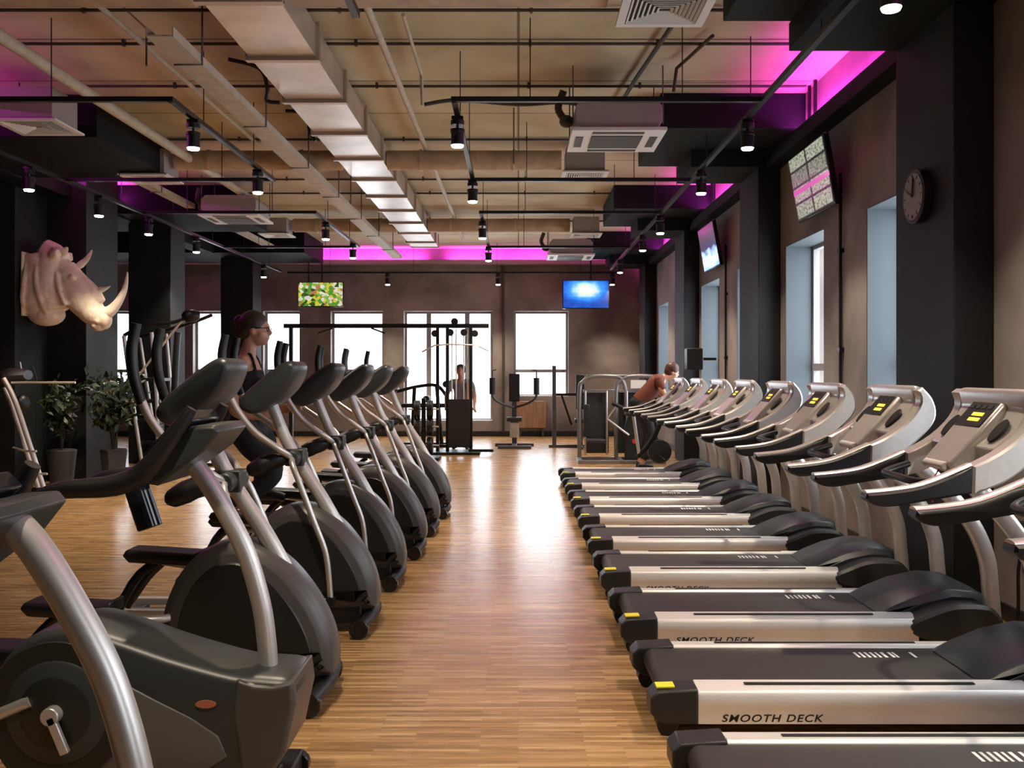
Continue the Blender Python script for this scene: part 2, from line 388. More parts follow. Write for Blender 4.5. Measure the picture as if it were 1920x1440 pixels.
# grey painted linings of the right-hand window openings
mb = MB()
for i, (a, b) in enumerate(RWY):
    mb = MB(); mb.box(XR+.002, XR+.288, b-.012, b-.0005, .88, 2.888); mb.box(XR+.002, XR+.288, a+.0005, a+.012, .88, 2.888); mb.box(XR+.002, XR+.288, a+.012, b-.012, 2.876, 2.8885)
    struct('trim_%d' % (i+1), mb, 'reveal')
# right-hand columns with the stepped soffits above them
for i, y in enumerate((1.1, 5.95, 10.8, 15.65, 20.5)):
    struct('wall_column_right_%d' % (i+1), MB().box(2.70, XR-.001, y, y+.92, 0, 3.8), 'darkwall', .01)
    struct('ceiling_beam_right_%d' % (i+1), MB().box(1.46, XR-.001, y-.95, y+.9, 4.0, ZC-.001), 'soffit', .006)
    struct('ceiling_soffit_right_%d' % (i+1), MB().box(1.94, XR-.001, y-.02, y+.94, 3.8, 4.0), 'soffit', .006)
# pelmet of the cove light
mb = MB(); 
mb.box(2.78, 2.81, YF+.01, YB-.21, 3.785, 3.93); mb.box(2.81, XR-.001, YF+.01, YB-.21, 3.785, 3.81)
struct('trim_20', mb, 'blackpaint')
mb = MB(); mb.box(XL+.01, 2.7, YB-.2, YB-.17, 3.98, 4.08); mb.box(XL+.01, 2.7, YB-.17, YB-.001, 3.98, 4.0)
struct('trim_21', mb, 'acgrey')
mb = MB(); mb.box(-6.5, -6.2, 4.0, 19.5, 3.9, 4.0); mb.box(-6.2, -6.17, 4.0, 19.5, 3.9, 4.08)
struct('trim_22', mb, 'blackpaint')
struct('baseboard_back', MB().box(XL+.01, 2.7, YB-.02, YB-.0005, 0, .12), 'plastic')
struct('baseboard_right', MB().box(XR-.02, XR-.0005, YF+.01, YB-.03, 0, .10), 'plastic')
# left columns, black partition and soffits
for i, y in enumerate((15.65, 20.5)):
    struct('wall_column_left_%d' % (i+1), MB().box(-6.36, -5.67, y, y+.68, 0, ZC-.001), 'darkwall', .01)
struct('wall_column_left_3', MB().box(-7.4, -6.5, 12.4, 13.25, 0, ZC-.001), 'darkwall', .01)
struct('wall_partition_left', MB().box(XL, -5.97, 13.26, 14.3, 0, ZC-.001), 'darkwall')
for i, (y0, y1) in enumerate(((4.8, 6.9), (9.9, 12.0), (14.7, 16.6), (19.5, 21.4))):
    struct('ceiling_beam_left_%d' % (i+1), MB().box(XL, -4.35, y0, y1, 3.92, ZC-.001), 'blackpaint', .006)

# ------------------------------------------------------------------ ceiling services
GC = 'services under the ceiling'
# main galvanised duct
duct = thing('air_duct', (-1.9, 0, 4.03), 'large rectangular galvanised air duct running lengthwise under the ceiling', 'duct')
mb = MB(); mb.box(-.27, .27, YF+.1, 19.5, .005, .26); mb.build('duct_body', 'galv', duct, .004)
y = .4; i = 0
while y < 19.4:
    mb = MB()
    mb.box(-.30, .30, y, y+.035, -.025, .004); mb.box(-.30, -.272, y, y+.035, .004, .285); mb.box(.272, .30, y, y+.035, .004, .285)
    mb.box(-.30, .30, y+.05, y+.085, -.02, .004); mb.box(-.295, -.272, y+.05, y+.085, .004, .28); mb.box(.272, .295, y+.05, y+.085, .004, .28)
    mb.build('duct_flange', 'galvflange', duct); y += 1.22
mb = MB(); mb.box(-.285, .285, 19.5, 19.54, -.01, .27); mb.build('end_cap', 'galvflange', duct)
# branch ducts
def branch(x0, x1, y, z, r, label):
    t = thing('branch_duct', (0, y, z), label, 'duct', 'branch ducts')
    MB().tube([(x0, 0, 0), (x1, 0, 0)], r, 18).build('duct_pipe', 'insul', t)
    x = x0+.4
    while x < x1-.1: MB().tube([(x, 0, 0), (x+.03, 0, 0)], r+.012, 18).build('clamp_ring', 'galvflange', t); x += 1.15
branch(-1.62, .53, 11.9, 4.12, .12, 'round insulated branch duct right of the main duct, reaching the second diffuser')
branch(-4.24, -2.18, 11.9, 4.12, .12, 'round insulated branch duct left of the main duct, mid ceiling')
branch(-4.02, -2.18, 17.2, 4.12, .12, 'farthest round insulated branch duct, left of the main duct')
branch(-1.62, .92, 17.2, 4.12, .12, 'farthest round insulated branch duct, right of the main duct')
# wide brown cross beam at the very top of the view
struct('ceiling_crossbeam_left', MB().box(-8, -2.25, 6.1, 6.76, 4.06, ZC-.001), 'insul', .01)
struct('ceiling_crossbeam_right', MB().box(-1.58, .62, 6.1, 6.76, 4.06, ZC-.001), 'insul', .01)
# cable tray
def tray(x, w, y0, y1, z, label, m='pipebeige'):
    t = thing('cable_tray', (x, 0, z), label, 'cable tray')
    mb = MB(); mb.box(-w/2, w/2, y0, y1, 0, .012); mb.box(-w/2, -w/2+.012, y0, y1, .012, .07); mb.box(w/2-.012, w/2, y0, y1, .012, .07); mb.build('tray_channel', m, t)
    yy = y0+.6
    while yy < y1: MB().tube([(-w/2-.01, yy, -.012), (w/2+.01, yy, -.012), (w/2+.01, yy, ZC-z)], .008, 6).build('tray_hanger', 'greysteel', t); yy += 1.9
tray(-2.58, .2, 6.9, 20.5, 3.91, 'beige perforated cable tray running lengthwise left of the main duct')
tray(-5.02, .14, 7, 20, 4.0, 'narrow beige cable tray running lengthwise beside the black soffits on the left')
# pipes lengthwise
def pipe(name, pts, r, label, m='pipebeige', smooth=0, cat_='pipe', group=None):
    o = MB().tube(pts, r, 10, smooth=smooth).build(name, m); return tag(o, label, cat_, group)
pipe('pipe', [(-4.05, 4, 4.12), (-4.05, 15.5, 4.12)], .055, 'thick pale pipe running lengthwise above the left-hand track lights')
pipe('pipe', [(-3.15, 6.7, 4.25), (-3.15, 11.6, 4.25)], .022, 'thin beige pipe beside the cable tray, left of the main duct')
pipe('pipe', [(-1.14, 6.7, 4.25), (-1.14, 20, 4.25)], .03, 'beige pipe running lengthwise just right of the main duct')
pipe('pipe', [(-.9, 7.5, 4.29), (-.9, 8.9, 4.26), (-.9, 9.0, 4.0)], .016, 'short thin pipe ending in a drop, right of the main duct')
pipe('pipe', [(1.25, 7.7, 4.3), (1.12, 9.2, 4.3), (1.02, 10.6, 4.28)], .02, 'thin dark conduit running toward the cassette air conditioner', 'darkpipe')
pipe('pipe', [(1.62, 8.0, 4.3), (1.45, 8.8, 4.28), (1.43, 8.85, 4.08)], .016, 'short dark conduit with a drop near the top diffuser', 'darkpipe')
for i, (yy, zz) in enumerate(((7.5, 4.325), (8.27, 4.325), (9.5, 4.325), (11.7, 4.33), (14.1, 4.325), (15.2, 4.325), (18.0, 4.325))):
    lab = ['transverse dark conduit crossing the ceiling, %s from the front' % w for w in ('first', 'second', 'third', 'fourth', 'fifth', 'sixth', 'seventh')][i]
    t = thing('conduit', (0, yy, zz), lab, 'conduit', 'cross-ceiling conduits')
    MB().tube([(-6.2, 0, 0), (-1.66, 0, 0)] if i == 8 else [(-4.3, 0, 0), (2.85 if yy not in (11.7,) else 1.4, 0, 0)], .014, 8).build('conduit_run', 'darkpipe', t)
    for x in (-3.4, -1.4, .1, 1.2): MB().box(x-.012, x+.012, -.018, .018, -.02, ZC-zz).build('pipe_bracket', 'darkpipe', t)
pipe('cable', [(-.95, 9.7, 4.2), (-.6, 9.68, 4.24), (0, 9.7, 4.2), (.4, 9.7, 4.22), (.62, 9.75, 4.2), (.68, 9.9, 4.1), (.7, 10.1, 3.95)], .02, 'sagging dark cables leading to the cassette air conditioner', 'darkpipe', 6, 'cable')
pipe('cable', [(-2.6, 8.6, 4.3), (-2.35, 8.7, 4.25), (-2.3, 8.8, 4.1), (-2.32, 8.85, 4.0), (-2.2, 8.85, 3.98)], .018, 'curved black cable arching beside the main duct, nearer one', 'black', 6, 'cable')
pipe('cable', [(-2.5, 10.3, 4.3), (-2.3, 10.35, 4.28), (-2.26, 10.4, 4.1), (-2.2, 10.4, 4.0)], .018, 'curved black cable arching beside the main duct, farther one', 'black', 6, 'cable')
def pendant(x, y, z1, label):
    tag(MB().tube([(x, y, ZC), (x, y, z1)], .008, 6).build('hanger_rod', 'darkpipe'), label, 'hanger')
pendant(-.05, 10.4, 3.75, 'thin vertical rod hanging from the ceiling in front of the branch duct')
pendant(-3.1, 8.0, 4.05, 'thin rod hanging near the pipes on the left')
pendant(-2.2, 12.6, 3.7, 'thin rod holding the end of the left track rectangle')

# square ceiling diffusers hanging under plenum boxes
def diffuser(loc, w, hbox, label):
    t = thing('square_air_diffuser', loc, label, 'air vent', 'square ceiling diffusers')
    mb = MB(); h = w/2
    mb.box(-h, h, -h, -h+.06, 0, .02); mb.box(-h, h, h-.06, h, 0, .02); mb.box(-h, -h+.06, -h+.06, h-.06, 0, .02); mb.box(h-.06, h, -h+.06, h-.06, 0, .02)
    mb.build('diffuser_frame', 'white', t, .003)
    MB().box(-h+.02, h-.02, -h+.02, h-.02, .021, .03).build('back_panel', 'acdark', t)
    mb = MB(); n = 7
    for i in range(n):
        d = h-.075-i*(h-.09)/n; 
        if d < .03: break
        for sgn in (-1, 1):
            mb.bar((-d, sgn*d, .008), (d, sgn*d, .008), .022, .004, (0, sgn*.7, .7)); mb.bar((sgn*d, -d, .008), (sgn*d, d, .008), .022, .004, (sgn*.7, 0, .7))
    mb.build('diffuser_fins', 'white', t)
    if hbox: MB().box(-h+.05, h-.05, -h+.05, h-.05, .03, .03+hbox).build('plenum_box', 'acgrey', t, .004)
diffuser((1.0, 6.55, 3.96), .62, .2, 'white square diffuser with angled fins at the top of the view, right side')
diffuser((.83, 12.1, 3.96), .58, .28, 'white square diffuser on the grey box behind the cassette air conditioner')
diffuser((-4.65, 9.3, 3.86), .62, .30, 'white square diffuser under a dark box on the upper left')
diffuser((-4.55, 11.9, 3.88), .60, .3, 'white square diffuser under a magenta-lit box left of the branch duct')
diffuser((-4.3, 17.1, 3.92), .55, .26, 'small far diffuser box left of the main duct')
diffuser((1.2, 17.1, 3.92), .55, .28, 'far diffuser box behind the right-hand tracks')
def cassette(loc, label, body=True):
    t = thing('cassette_air_conditioner', loc, label, 'air conditioner', 'cassette air conditioners')
    mb = MB(); h = .44
    mb.box(-h, h, -h, h, 0, .035); mb.build('fascia_panel', 'white', t, .006)
    MB().box(-.24, .24, -.24, .24, -.008, -.001).build('intake_grille', 'acdark', t)
    for sgn in (-1, 1):
        MB().box(sgn*.35-.035, sgn*.35+.035, -.2, .2, -.006, -.001).build('outlet_slot', 'acdark', t); MB().box(-.24, .24, sgn*.35-.03, sgn*.35+.03, -.006, -.001).build('outlet_slot', 'acdark', t)
    mb = MB(); mb.prof([(-.36, 0), (.36, 0), (.40, .06), (.40, .2), (.34, .26), (-.34, .26), (-.40, .2), (-.40, .06)], [(-.4, 0), (.4, 0)])
    o = mb.build('casing', 'acgrey', t, .006); o.location = (0, 0, .04)
    for x in (-.42, .42):
        for y in (-.3, .3): MB().tube([(x, y, .1), (x, y, ZC-loc[2])], .007, 6).build('hanger_rod', 'greysteel', t)
    mb = MB(); mb.ell((-.47, -.1, .17), (.07, .07, .06)); mb.tube([(-.5, -.1, .2), (-.55, -.1, .3), (-.5, -.15, .45)], .035, 8, 4); mb.build('drain_pipe', 'darkpipe', t)
cassette((.93, 9.27, 3.72), 'white cassette air conditioner hanging below the ceiling on the right, nearest one')
cassette((.98, 18.2, 3.66), 'far cassette air conditioner hanging in front of the magenta back cove')
cassette((-4.2, 14.3, 3.76), 'cassette air conditioner hanging on the left above the black partition')

# ------------------------------------------------------------------ light tracks and spotlights
ZT = 3.70
def track(pts, label, hang=True):
    t = thing('light_track', (0, 0, ZT), label, 'light track', 'black ceiling light tracks')
    mb = MB()
    for a, b in zip(pts, pts[1:]):
        d = (Vector(b)-Vector(a)).normalized()*.02
        mb.bar((a[0]-d.x, a[1]-d.y, 0), (b[0]+d.x, b[1]+d.y, 0), .045, .04)
    mb.build('track_rail', 'blacksteel', t)
    for a, b in zip(pts, pts[1:]):
        L = (Vector(b)-Vector(a)).length; n = max(1, int(L/2))
        for i in range(n+1):
            p = Vector(a).lerp(Vector(b), (i+.5)/(n+1)); MB().tube([(p.x, p.y, .02), (p.x, p.y, ZC-ZT)], .005, 6).build('suspension_wire', 'blacksteel', t)
XT = 1.98
track([(XT, 1.5), (XT, 20.6)], 'long black light track running lengthwise over the treadmills')
track([(XT-.04, 7.76), (-.52, 7.76), (-.52, 11.0), (XT-.04, 11.0)], 'U-shaped black light track over the aisle, nearest of the right-hand ones')
track([(XT-.04, 13.25), (-.52, 13.25), (-.52, 16.9), (XT-.04, 16.9)], 'U-shaped black light track over the aisle, farther of the right-hand ones')
track([(-8.6, 7.76), (-2.81, 7.76), (-2.81, 11.0), (-5.16, 11.0)], 'large black light track rectangle at upper left, above the rhino head')
track([(-5.16, 13.25), (-2.81, 13.25), (-2.81, 16.9), (-5.16, 16.9)], 'far black light track rectangle left of the main duct')
track([(-5.2, 7.9), (-5.2, 21.0)], 'long black light track running lengthwise by the left-hand columns')
track([(-5.1, 21.3), (2.3, 21.3)], 'black light track running across in front of the back wall')
LAMPS = []
def spot(x, y, label, power=250, drop=.0, proto=[None]):
    if proto[0] is None:
        t = thing('track_spotlight', (x, y, ZT-.02-drop), label, 'spotlight', 'black track spotlights')
        mb = MB(); mb.box(-.05, .05, -.03, .03, -.03, 0); mb.build('track_adapter', 'blacksteel', t, .003)
        mb = MB(); mb.cyl((0, 0, -.10), (0, 0, -.03), .012, 8); mb.cyl((0, 0, -.075), (0, 0, -.035), .058, 20); mb.build('driver_box', 'blacksteel', t, .003)
        mb = MB(); mb.cyl((0, 0, -.245), (0, 0, -.11), .055, 24); mb.cyl((0, 0, -.14), (0, 0, -.11), .062, 24); mb.build('lamp_head', 'blacksteel', t, .003)
        mb = MB(); mb.tube([(0, 0, -.262), (0, 0, -.246)], [.046, .054], 24); mb.build('lens', 'glow', t)
        proto[0] = t
        l = bpy.data.lights.new('spot_bulb', 'SPOT'); l.energy = power; l.color = (1, .84, .64); l.spot_size = R(95); l.spot_blend = .6; l.shadow_soft_size = .05
        proto.append(l)
    else:
        t = copy_tree(proto[0], (x, y, ZT-.02-drop), label)
    lo = bpy.data.objects.new('spot_bulb', proto[1]); COL.objects.link(lo); lo.location = (x, y, ZT-.30-drop); LAMPS.append(lo)
for i, y in enumerate((2.4, 5.1, 8.3, 10.4, 13.4, 15.3, 18.7)):
    spot(XT, y, 'track spotlight over the treadmills, %s one along the long right track' % ORD[i])
for x, y, l in ((-.52, 8.2, 'track spotlight at the front left corner of the nearest aisle track'), (-.52, 10.9, 'track spotlight at the rear left corner of the nearest aisle track'),
                (-.52, 13.9, 'track spotlight on the farther aisle track, front one'), (-.52, 16.7, 'track spotlight on the farther aisle track, rear one'),
                (-2.81, 8.3, 'track spotlight hanging left of the main duct, nearest one'), (-2.81, 10.35, 'track spotlight at the far end of the upper left track rectangle'),
                (-2.81, 14.0, 'track spotlight left of the main duct on the far rectangle, front one'), (-2.81, 16.3, 'track spotlight left of the main duct on the far rectangle, rear one'),
                (-5.2, 10.2, 'track spotlight above the rhino head, leftmost in view'), (-5.2, 11.9, 'track spotlight right of the rhino head on the left-hand track'),
                (-5.2, 13.5, 'track spotlight in front of the left-hand column'), (-5.2, 15.5, 'track spotlight on the left-hand track beside the column'), (-5.2, 19.6, 'farthest track spotlight on the left-hand track'),
                (-2.9, 21.3, 'track spotlight on the rear cross track, left one'), (-.45, 21.3, 'track spotlight on the rear cross track, middle one'), (2.08, 21.3, 'track spotlight on the rear cross track, beside the blue television'),
                (-1.0, 4.2, 'track spotlight on the cross beam at the top edge of the view')):
    spot(x, y, l, drop=0)
# carrier track for the lamp at the top edge and the lamps nearer than the view
track([(-1.0, 1.2), (-1.0, 5.9)], 'black light track over the near aisle, just above the view')
spot(-1.0, 2.0, 'track spotlight over the nearest ellipticals')
spot(-2.81, 12.9+.35, 'track spotlight on the corner of the far left rectangle') if False else None

# ------------------------------------------------------------------ televisions
def tv(name, loc, rz, tilt, w, h, scr, label, poles, ztop):
    t = thing('television', loc, label, 'television', rz=rz)
    e = Matrix.Rotation(tilt, 4, 'X')
    mb = MB(); mb.box(-w/2, w/2, 0, .05, -h/2, h/2, e); mb.build('screen_housing', 'gloss', t, .006)
    mb = MB(); mb.box(-w/2+.018, w/2-.018, -.004, -.001, -h/2+.022, h/2-.018, e); mb.build('screen', scr, t)
    mb = MB(); mb.box(-.16, .16, .05, .085, -.15, .15, e); mb.bar((0, .08, 0), (poles[0], .14, 0), .05, .06); mb.build('wall_bracket', 'blacksteel', t, .003)
    for px in poles: MB().tube([(px, .16, -.12), (px, .16, ztop-loc[2])], .018, 8).build('ceiling_pole', 'blacksteel', t)
tv('tv', (-4.4, 21.35, 3.25-.03), 0, R(0), 1.02, .56, screen_mat('screen_food', 'food', .9), 'television showing a colourful food picture, high on the left of the back wall', (-.3, .0), ZC)
tv('tv', (1.5, 21.75-.4, 3.22), 0, R(0), 1.04, .64, screen_mat('screen_blue', 'blue', 1.2), 'television showing a bright blue sports graphic, on the right of the back wall', (.12,), ZC)
tv('tv', (2.75, 9.05, 3.30), R(-90), R(10), 1.12, .64, screen_mat('screen_news', 'news', 1.3), 'television showing a grey page grid with a pink band, on the right wall', (-.55, -.36), ZC)
tv('tv', (2.75, 13.9, 3.30), R(-90), R(10), 1.10, .64, screen_mat('screen_dark', 'dark', 1.6), 'television with a dark and light blue picture, farther along the right wall', (-.55, -.36), ZC)
for y, l in ((8.72, 'black vertical conduit on the concrete wall between the nearest windows'), (13.55, 'black vertical conduit on the far bay of the right wall')):
    t = thing('wall_conduit', (XR, y, 0), l, 'conduit'); MB().tube([(-.025, 0, .5), (-.025, 0, 3.3)], .015, 8).build('conduit_run', 'blacksteel', t)
    for z in (.9, 1.7, 2.6): MB().box(-.045, -.001, -.03, .03, z-.02, z+.02).build('pipe_bracket', 'blacksteel', t)
pipe('wall_conduit', [(-.35, YB-.04, .1), (-.35, YB-.04, 3.95)], .03, 'dark vertical pipe on the back wall between the triple window and the right window', 'darkpipe')
# clock on the column
t = thing('wall_clock', (2.70, 6.42, 2.67), 'round black wall clock on the side of the nearest dark column', 'clock')
mb = MB(); mb.tube([(-.001, 0, 0), (-.06, 0, 0)], .18, 40, sidey=(0, 1, 0)); mb.build('clock_case', 'blacksteel', t, .006)
mb = MB(); mb.tube([(-.061, 0, 0), (-.064, 0, 0)], .155, 40, sidey=(0, 1, 0)); mb.build('clock_dial', 'clockface', t)
MB().bar((-.068, 0, 0), (-.068, .09, .05), .004, .012).build('hour_hand', 'black', t); MB().bar((-.070, 0, 0), (-.070, -.02, .12), .004, .009).build('minute_hand', 'black', t)
mb = MB()
for q in range(12):
    a = q*PI/6; mb.bar((-.066, math.cos(a)*.125, math.sin(a)*.125), (-.066, math.cos(a)*.145, math.sin(a)*.145), .003, .008)
tag(mb.build('hour_marks', 'black', t), kind='stuff')
# socket near the right edge
t = thing('wall_socket', (XR, 5.55, .55), 'black wall socket box on the concrete wall at the right edge', 'socket')
MB().box(-.05, -.001, -.05, .05, -.08, .08).build('socket_box', 'black', t, .006)
MB().tube([(-.04, 0, -.08), (-.06, 0, -.2), (-.05, .02, -.42), (-.08, .0, -.54)], .01, 8, 5).build('power_cable', 'black', t)

# ------------------------------------------------------------------ treadmills
def make_treadmill(label):
    t = thing('treadmill', (0, 0, 0), label, 'treadmill', 'silver treadmills in the right-hand row')
    mb = MB()
    mb.box(.10, 1.95, .03, .57, .06, .13); mb.build('base_frame', 'black', t, .01)
    # rails
    prof = [(-.075, .055), (-.072, .115), (-.078, .125), (-.078, .17), (-.062, .19), (.04, .203), (.052, .19), (.052, .055)]
    for s, y0 in ((1, 0.0), (-1, .6)):
        mb = MB(); mb.loft([[(x, y0+s*p[0], p[1]) for p in prof] for x in (.195, 1.58)]); r = mb.build('side_rail', 'rail', t, .003)
        mb = MB(); mb.bar((.40, y0-s*.002, .2005), (1.36, y0-s*.002, .2005), .022, .004); mb.build('rail_groove', 'black', r)
        mb = MB()
        c = [(0.03, .07), (0, .10), (0, .16), (.03, .19), (.195, .2), (.195, .055), (.06, .055)]
        lay = [(-.082, .008), (-.074, 0), (.05, 0), (.056, .006)]
        mb.prof(c, [(y0+s*a, b) for a, b in lay]); ec = mb.build('end_cap', 'plastic', t, .004)
        MB().cyl((.075, y0+s*-.055, .045), (.075, y0+s*.04, .045), .045, 20).build('levelling_foot', 'black', t)
        if s == 1: MB().box(.035, .11, -.05, .015, .1935, .1995, Matrix.Rotation(-.03, 4, 'Y')).build('warning_sticker', 'yellow', ec)
    text_obj('SMOOTH DECK', .042, 'black', 'lettering', t, (.29, -.0745, .066), (R(90), 0, 0))
    # belt: top surface wrapping the rear roller
    mb = MB()
    pr = [(.10, .188)] + [(1.62, .188), (1.62, .175)] + [(.10, .09)] + [(.10+.049*math.cos(a), .139+.049*math.sin(a)) for a in [R(d) for d in range(250, 95, -15)]]
    mb.prof(pr, [(.055, 0), (.545, 0)]); b = mb.build('running_belt', 'belt', t)
    for x, w in ((1.12, .012), (1.145, .012), (1.17, .012), (1.195, .012), (1.22, .010), (1.245, .014), (1.28, .012), (1.30, .010), (1.38, .012)):
        MB().box(x-.10, x-.10+w, .40, .48, .1875, .1892).build('belt_marking', 'mark', b)
    # motor hood
    c = cat([(1.42, .20), (1.55, .255), (1.72, .315), (1.88, .335), (2.0, .30), (2.05, .22), (2.05, .08)], 5)
    pr = [(p[0], p[1]) for p in [Vector((q[0], q[1], 0)) for q in c]] if False else None
    top = [(1.40, .192), (1.50, .245), (1.64, .30), (1.80, .335), (1.93, .325), (2.02, .27), (2.05, .18), (2.05, .07), (1.55, .07), (1.42, .17)]
    mb = MB(); mb.prof(top, [(.03, .05), (.055, .015), (.12, 0), (.48, 0), (.545, .015), (.57, .05)]); mb.build('motor_hood', 'hood', t, .006, 30)
    fin = cat([Vector((1.535, .175, 0)), Vector((1.62, .215, 0)), Vector((1.76, .262, 0)), Vector((1.92, .262, 0)), Vector((1.985, .235, 0)), Vector((2.03, .16, 0)), Vector((1.98, .09, 0)), Vector((1.80, .055, 0)), Vector((1.60, .085, 0)), Vector((1.53, .13, 0))], 4, True)
    fin = [(p[0], p[1]) for p in fin]
    for s, y0 in ((1, 0), (-1, .6)):
        mb = MB(); mb.prof(fin, [(y0-s*.085, .02), (y0-s*.07, 0), (y0+s*.04, 0)] if s == 1 else [(y0+.085, .02), (y0+.07, 0), (y0-.04, 0)]); mb.build('hood_fin', 'midgrey', t, .003, 30)
    # uprights
    for y0 in (-.015, .635):
        mb = MB(); mb.tube([(2.0, y0, .15), (1.985, y0, .33), (1.965, y0, .5), (1.90, y0, .66), (1.80, y0, .80), (1.68, y0, .93), (1.56, y0, 1.04)], [.046]*7, 16, 5, flat=.62); mb.build('upright', 'silver', t)
    # handrails with side shells
    A = [(.89, 1.0), (1.0, 1.01), (1.124, 1.032), (1.27, 1.089), (1.43, 1.165), (1.54, 1.255), (1.59, 1.34), (1.575, 1.40)]
    B_ = [(1.60, 1.418), (1.65, 1.36), (1.672, 1.29), (1.656, 1.225), (1.59, 1.15), (1.48, 1.06), (1.39, 1.018), (1.32, 1.0), (1.11, .965), (.98, .945), (.915, .955), (.885, .98)]
    ca = [(p[0], p[1]) for p in cat([Vector((a[0], a[1], 0)) for a in A], 3)]
    cb = [(p[0], p[1]) for p in cat([Vector((a[0], a[1], 0)) for a in B_], 3)]
    for s, y0 in ((1, -.04), (-1, .66)):
        i0 = [p for p in ca if p[0] <= 1.33]; i1 = [p for p in cb if p[0] <= 1.33]
        s0 = [p for p in ca if p[0] >= 1.30]; s1 = [p for p in cb if p[0] >= 1.30]
        lay = [(y0-s*.035, .010), (y0-s*.026, 0), (y0+s*.04, 0), (y0+s*.05, .012)]
        mb = MB(); mb.prof(i0+i1, lay); g = mb.build('handrail', 'black', t, 0, 40)
        mb = MB(); mb.prof(s0+s1, lay); mb.build('side_shell', 'silver', t, 0, 40)
        mb = MB(); mb.tube([(p[0], y0+s*.006, p[1]+.002) for p in i0], .010, 8, flat=3.2); mb.build('top_strip', 'silver', g)
    # console: yoke between the arms and a raised pod in its middle
    pr = [(1.44, 1.172), (1.54, 1.258), (1.588, 1.34), (1.575, 1.40), (1.585, 1.425), (1.615, 1.425), (1.655, 1.362), (1.675, 1.29), (1.658, 1.222), (1.59, 1.148), (1.50, 1.08)]
    mb = MB(); mb.prof(pr, [(.005, .004), (.05, 0), (.57, 0), (.615, .004)]); con = mb.build('console', 'silver', t, .010, 40)
    a0 = Vector((1.44, 0, 1.172)); d = Vector((.148, 0, .168)).normalized(); nrm = Vector((-d.z, 0, d.x))
    def onface(u, y, h): p = a0+d*u+nrm*h; return (p.x, y, p.z)
    def slab(mb, u0, u1, y0, y1, h, b=-.012): mb.add([onface(u0, y0, b), onface(u1, y0, b), onface(u1, y1, b), onface(u0, y1, b), onface(u0, y0, h), onface(u1, y0, h), onface(u1, y1, h), onface(u0, y1, h)], [(0, 1, 2, 3), (7, 6, 5, 4), (0, 4, 5, 1), (1, 5, 6, 2), (2, 6, 7, 3), (3, 7, 4, 0)])
    mb = MB(); slab(mb, -.13, .235, .17, .45, .030, -.05); pod = mb.build('control_pod', 'silver', con, .016)
    mb = MB(); slab(mb, .085, .225, .19, .43, .034, .02); mb.build('display', 'plastic', con, .003)
    for u in (.115, .145):
        mb = MB(); slab(mb, u, u+.018, .24, .34, .036, .03); mb.build('amber_readout', 'lcd', con)
    for q in range(4):
        mb = MB(); slab(mb, .185, .205, .21+q*.055, .245+q*.055, .037, .03); mb.build('button', 'midgrey', con)
    for y0 in (.085, .535):
        mb = MB(); c = Vector(onface(.10, y0, .004)); rings = []
        for hh, rr in ((-.008, 1), (.002, 1)):
            rings.append([tuple(c+d*math.cos(a)*.062*rr+Vector((0, 1, 0))*math.sin(a)*.040*rr+nrm*hh) for a in [2*PI*q/24 for q in range(24)]])
        mb.loft(rings, True); mb.build('cup_holder', 'black', con)
    MB().cyl((1.335, .21, 1.085), (1.335, .41, 1.085), .02, 12).build('stop_bar', 'white', con, .005)
    MB().tube([(1.33, .02, 1.06), (1.18, .10, 1.03), (1.16, .3, 1.03), (1.18, .5, 1.03), (1.33, .60, 1.06)], .017, 10, 5).build('crossbar', 'black', t)
    MB().tube([(1.33, .25, 1.08), (1.29, .25, 1.0), (1.30, .26, .92)], .003, 6, 4).build('safety_cord', 'red', con)
    return t
TY = [2.83, 4.007, 5.154, 6.36, 7.54, 8.76, 9.96, 11.2, 12.45]
tl = ['nearest silver treadmill, its belt cut off by the lower right corner of the picture',
      'second treadmill from the camera, showing the largest lettered side rail',
      'third treadmill from the camera, its whole side fin visible at lower right',
      'fourth treadmill from the camera, with the dark console before the concrete pier',
      'fifth treadmill from the camera, its console in front of the bright right-hand window',
      'sixth treadmill from the camera in the right-hand row',
      'seventh treadmill from the camera in the right-hand row',
      'eighth treadmill from the camera, next to last in the row',
      'farthest treadmill of the right-hand row, beside the weight machines']
tm = make_treadmill(tl[0]); tm.location = (.541, TY[0], 0)
for i in range(1, 9): copy_tree(tm, (.541, TY[i], 0), tl[i])

# ------------------------------------------------------------------ ellipticals with round front housing
def hand_arm(t, sy, ph):
    """moving arm on side sy (-1 near, 1 far)"""
    y = sy*.20
    mb = MB(); mb.tube([(-.42, sy*.10, 1.0), (-.40, y*.9, .97), (-.345, y, .84), (-.27, y, .64), (-.205, y, .46), (-.18, y, .22)], .017, 10, 5)
    mb.build('lower_arm', 'tube', t)
    mb = MB(); mb.tube([(-.42, sy*.10, 1.0), (-.47, y, 1.06), (-.60, y*1.15, 1.16), (-.71+ph, y*1.25, 1.28), (-.76+ph, y*1.25, 1.38)], .019, 10, 5)
    ua = mb.build('upper_arm', 'tube', t)
    mb = MB(); mb.tube([(-.755+ph, y*1.25, 1.36), (-.79+ph, y*1.25, 1.48), (-.80+ph, y*1.25, 1.60), (-.78+ph, y*1.25, 1.71)], [.021, .024, .024, .022], 12, 5)
    mb.build('grip', 'black', ua)
    MB().tube([(-.18, y-.02*sy, .20), (-.18, y+.03*sy, .20)], .028, 14).build('joint_cap', 'black', t)
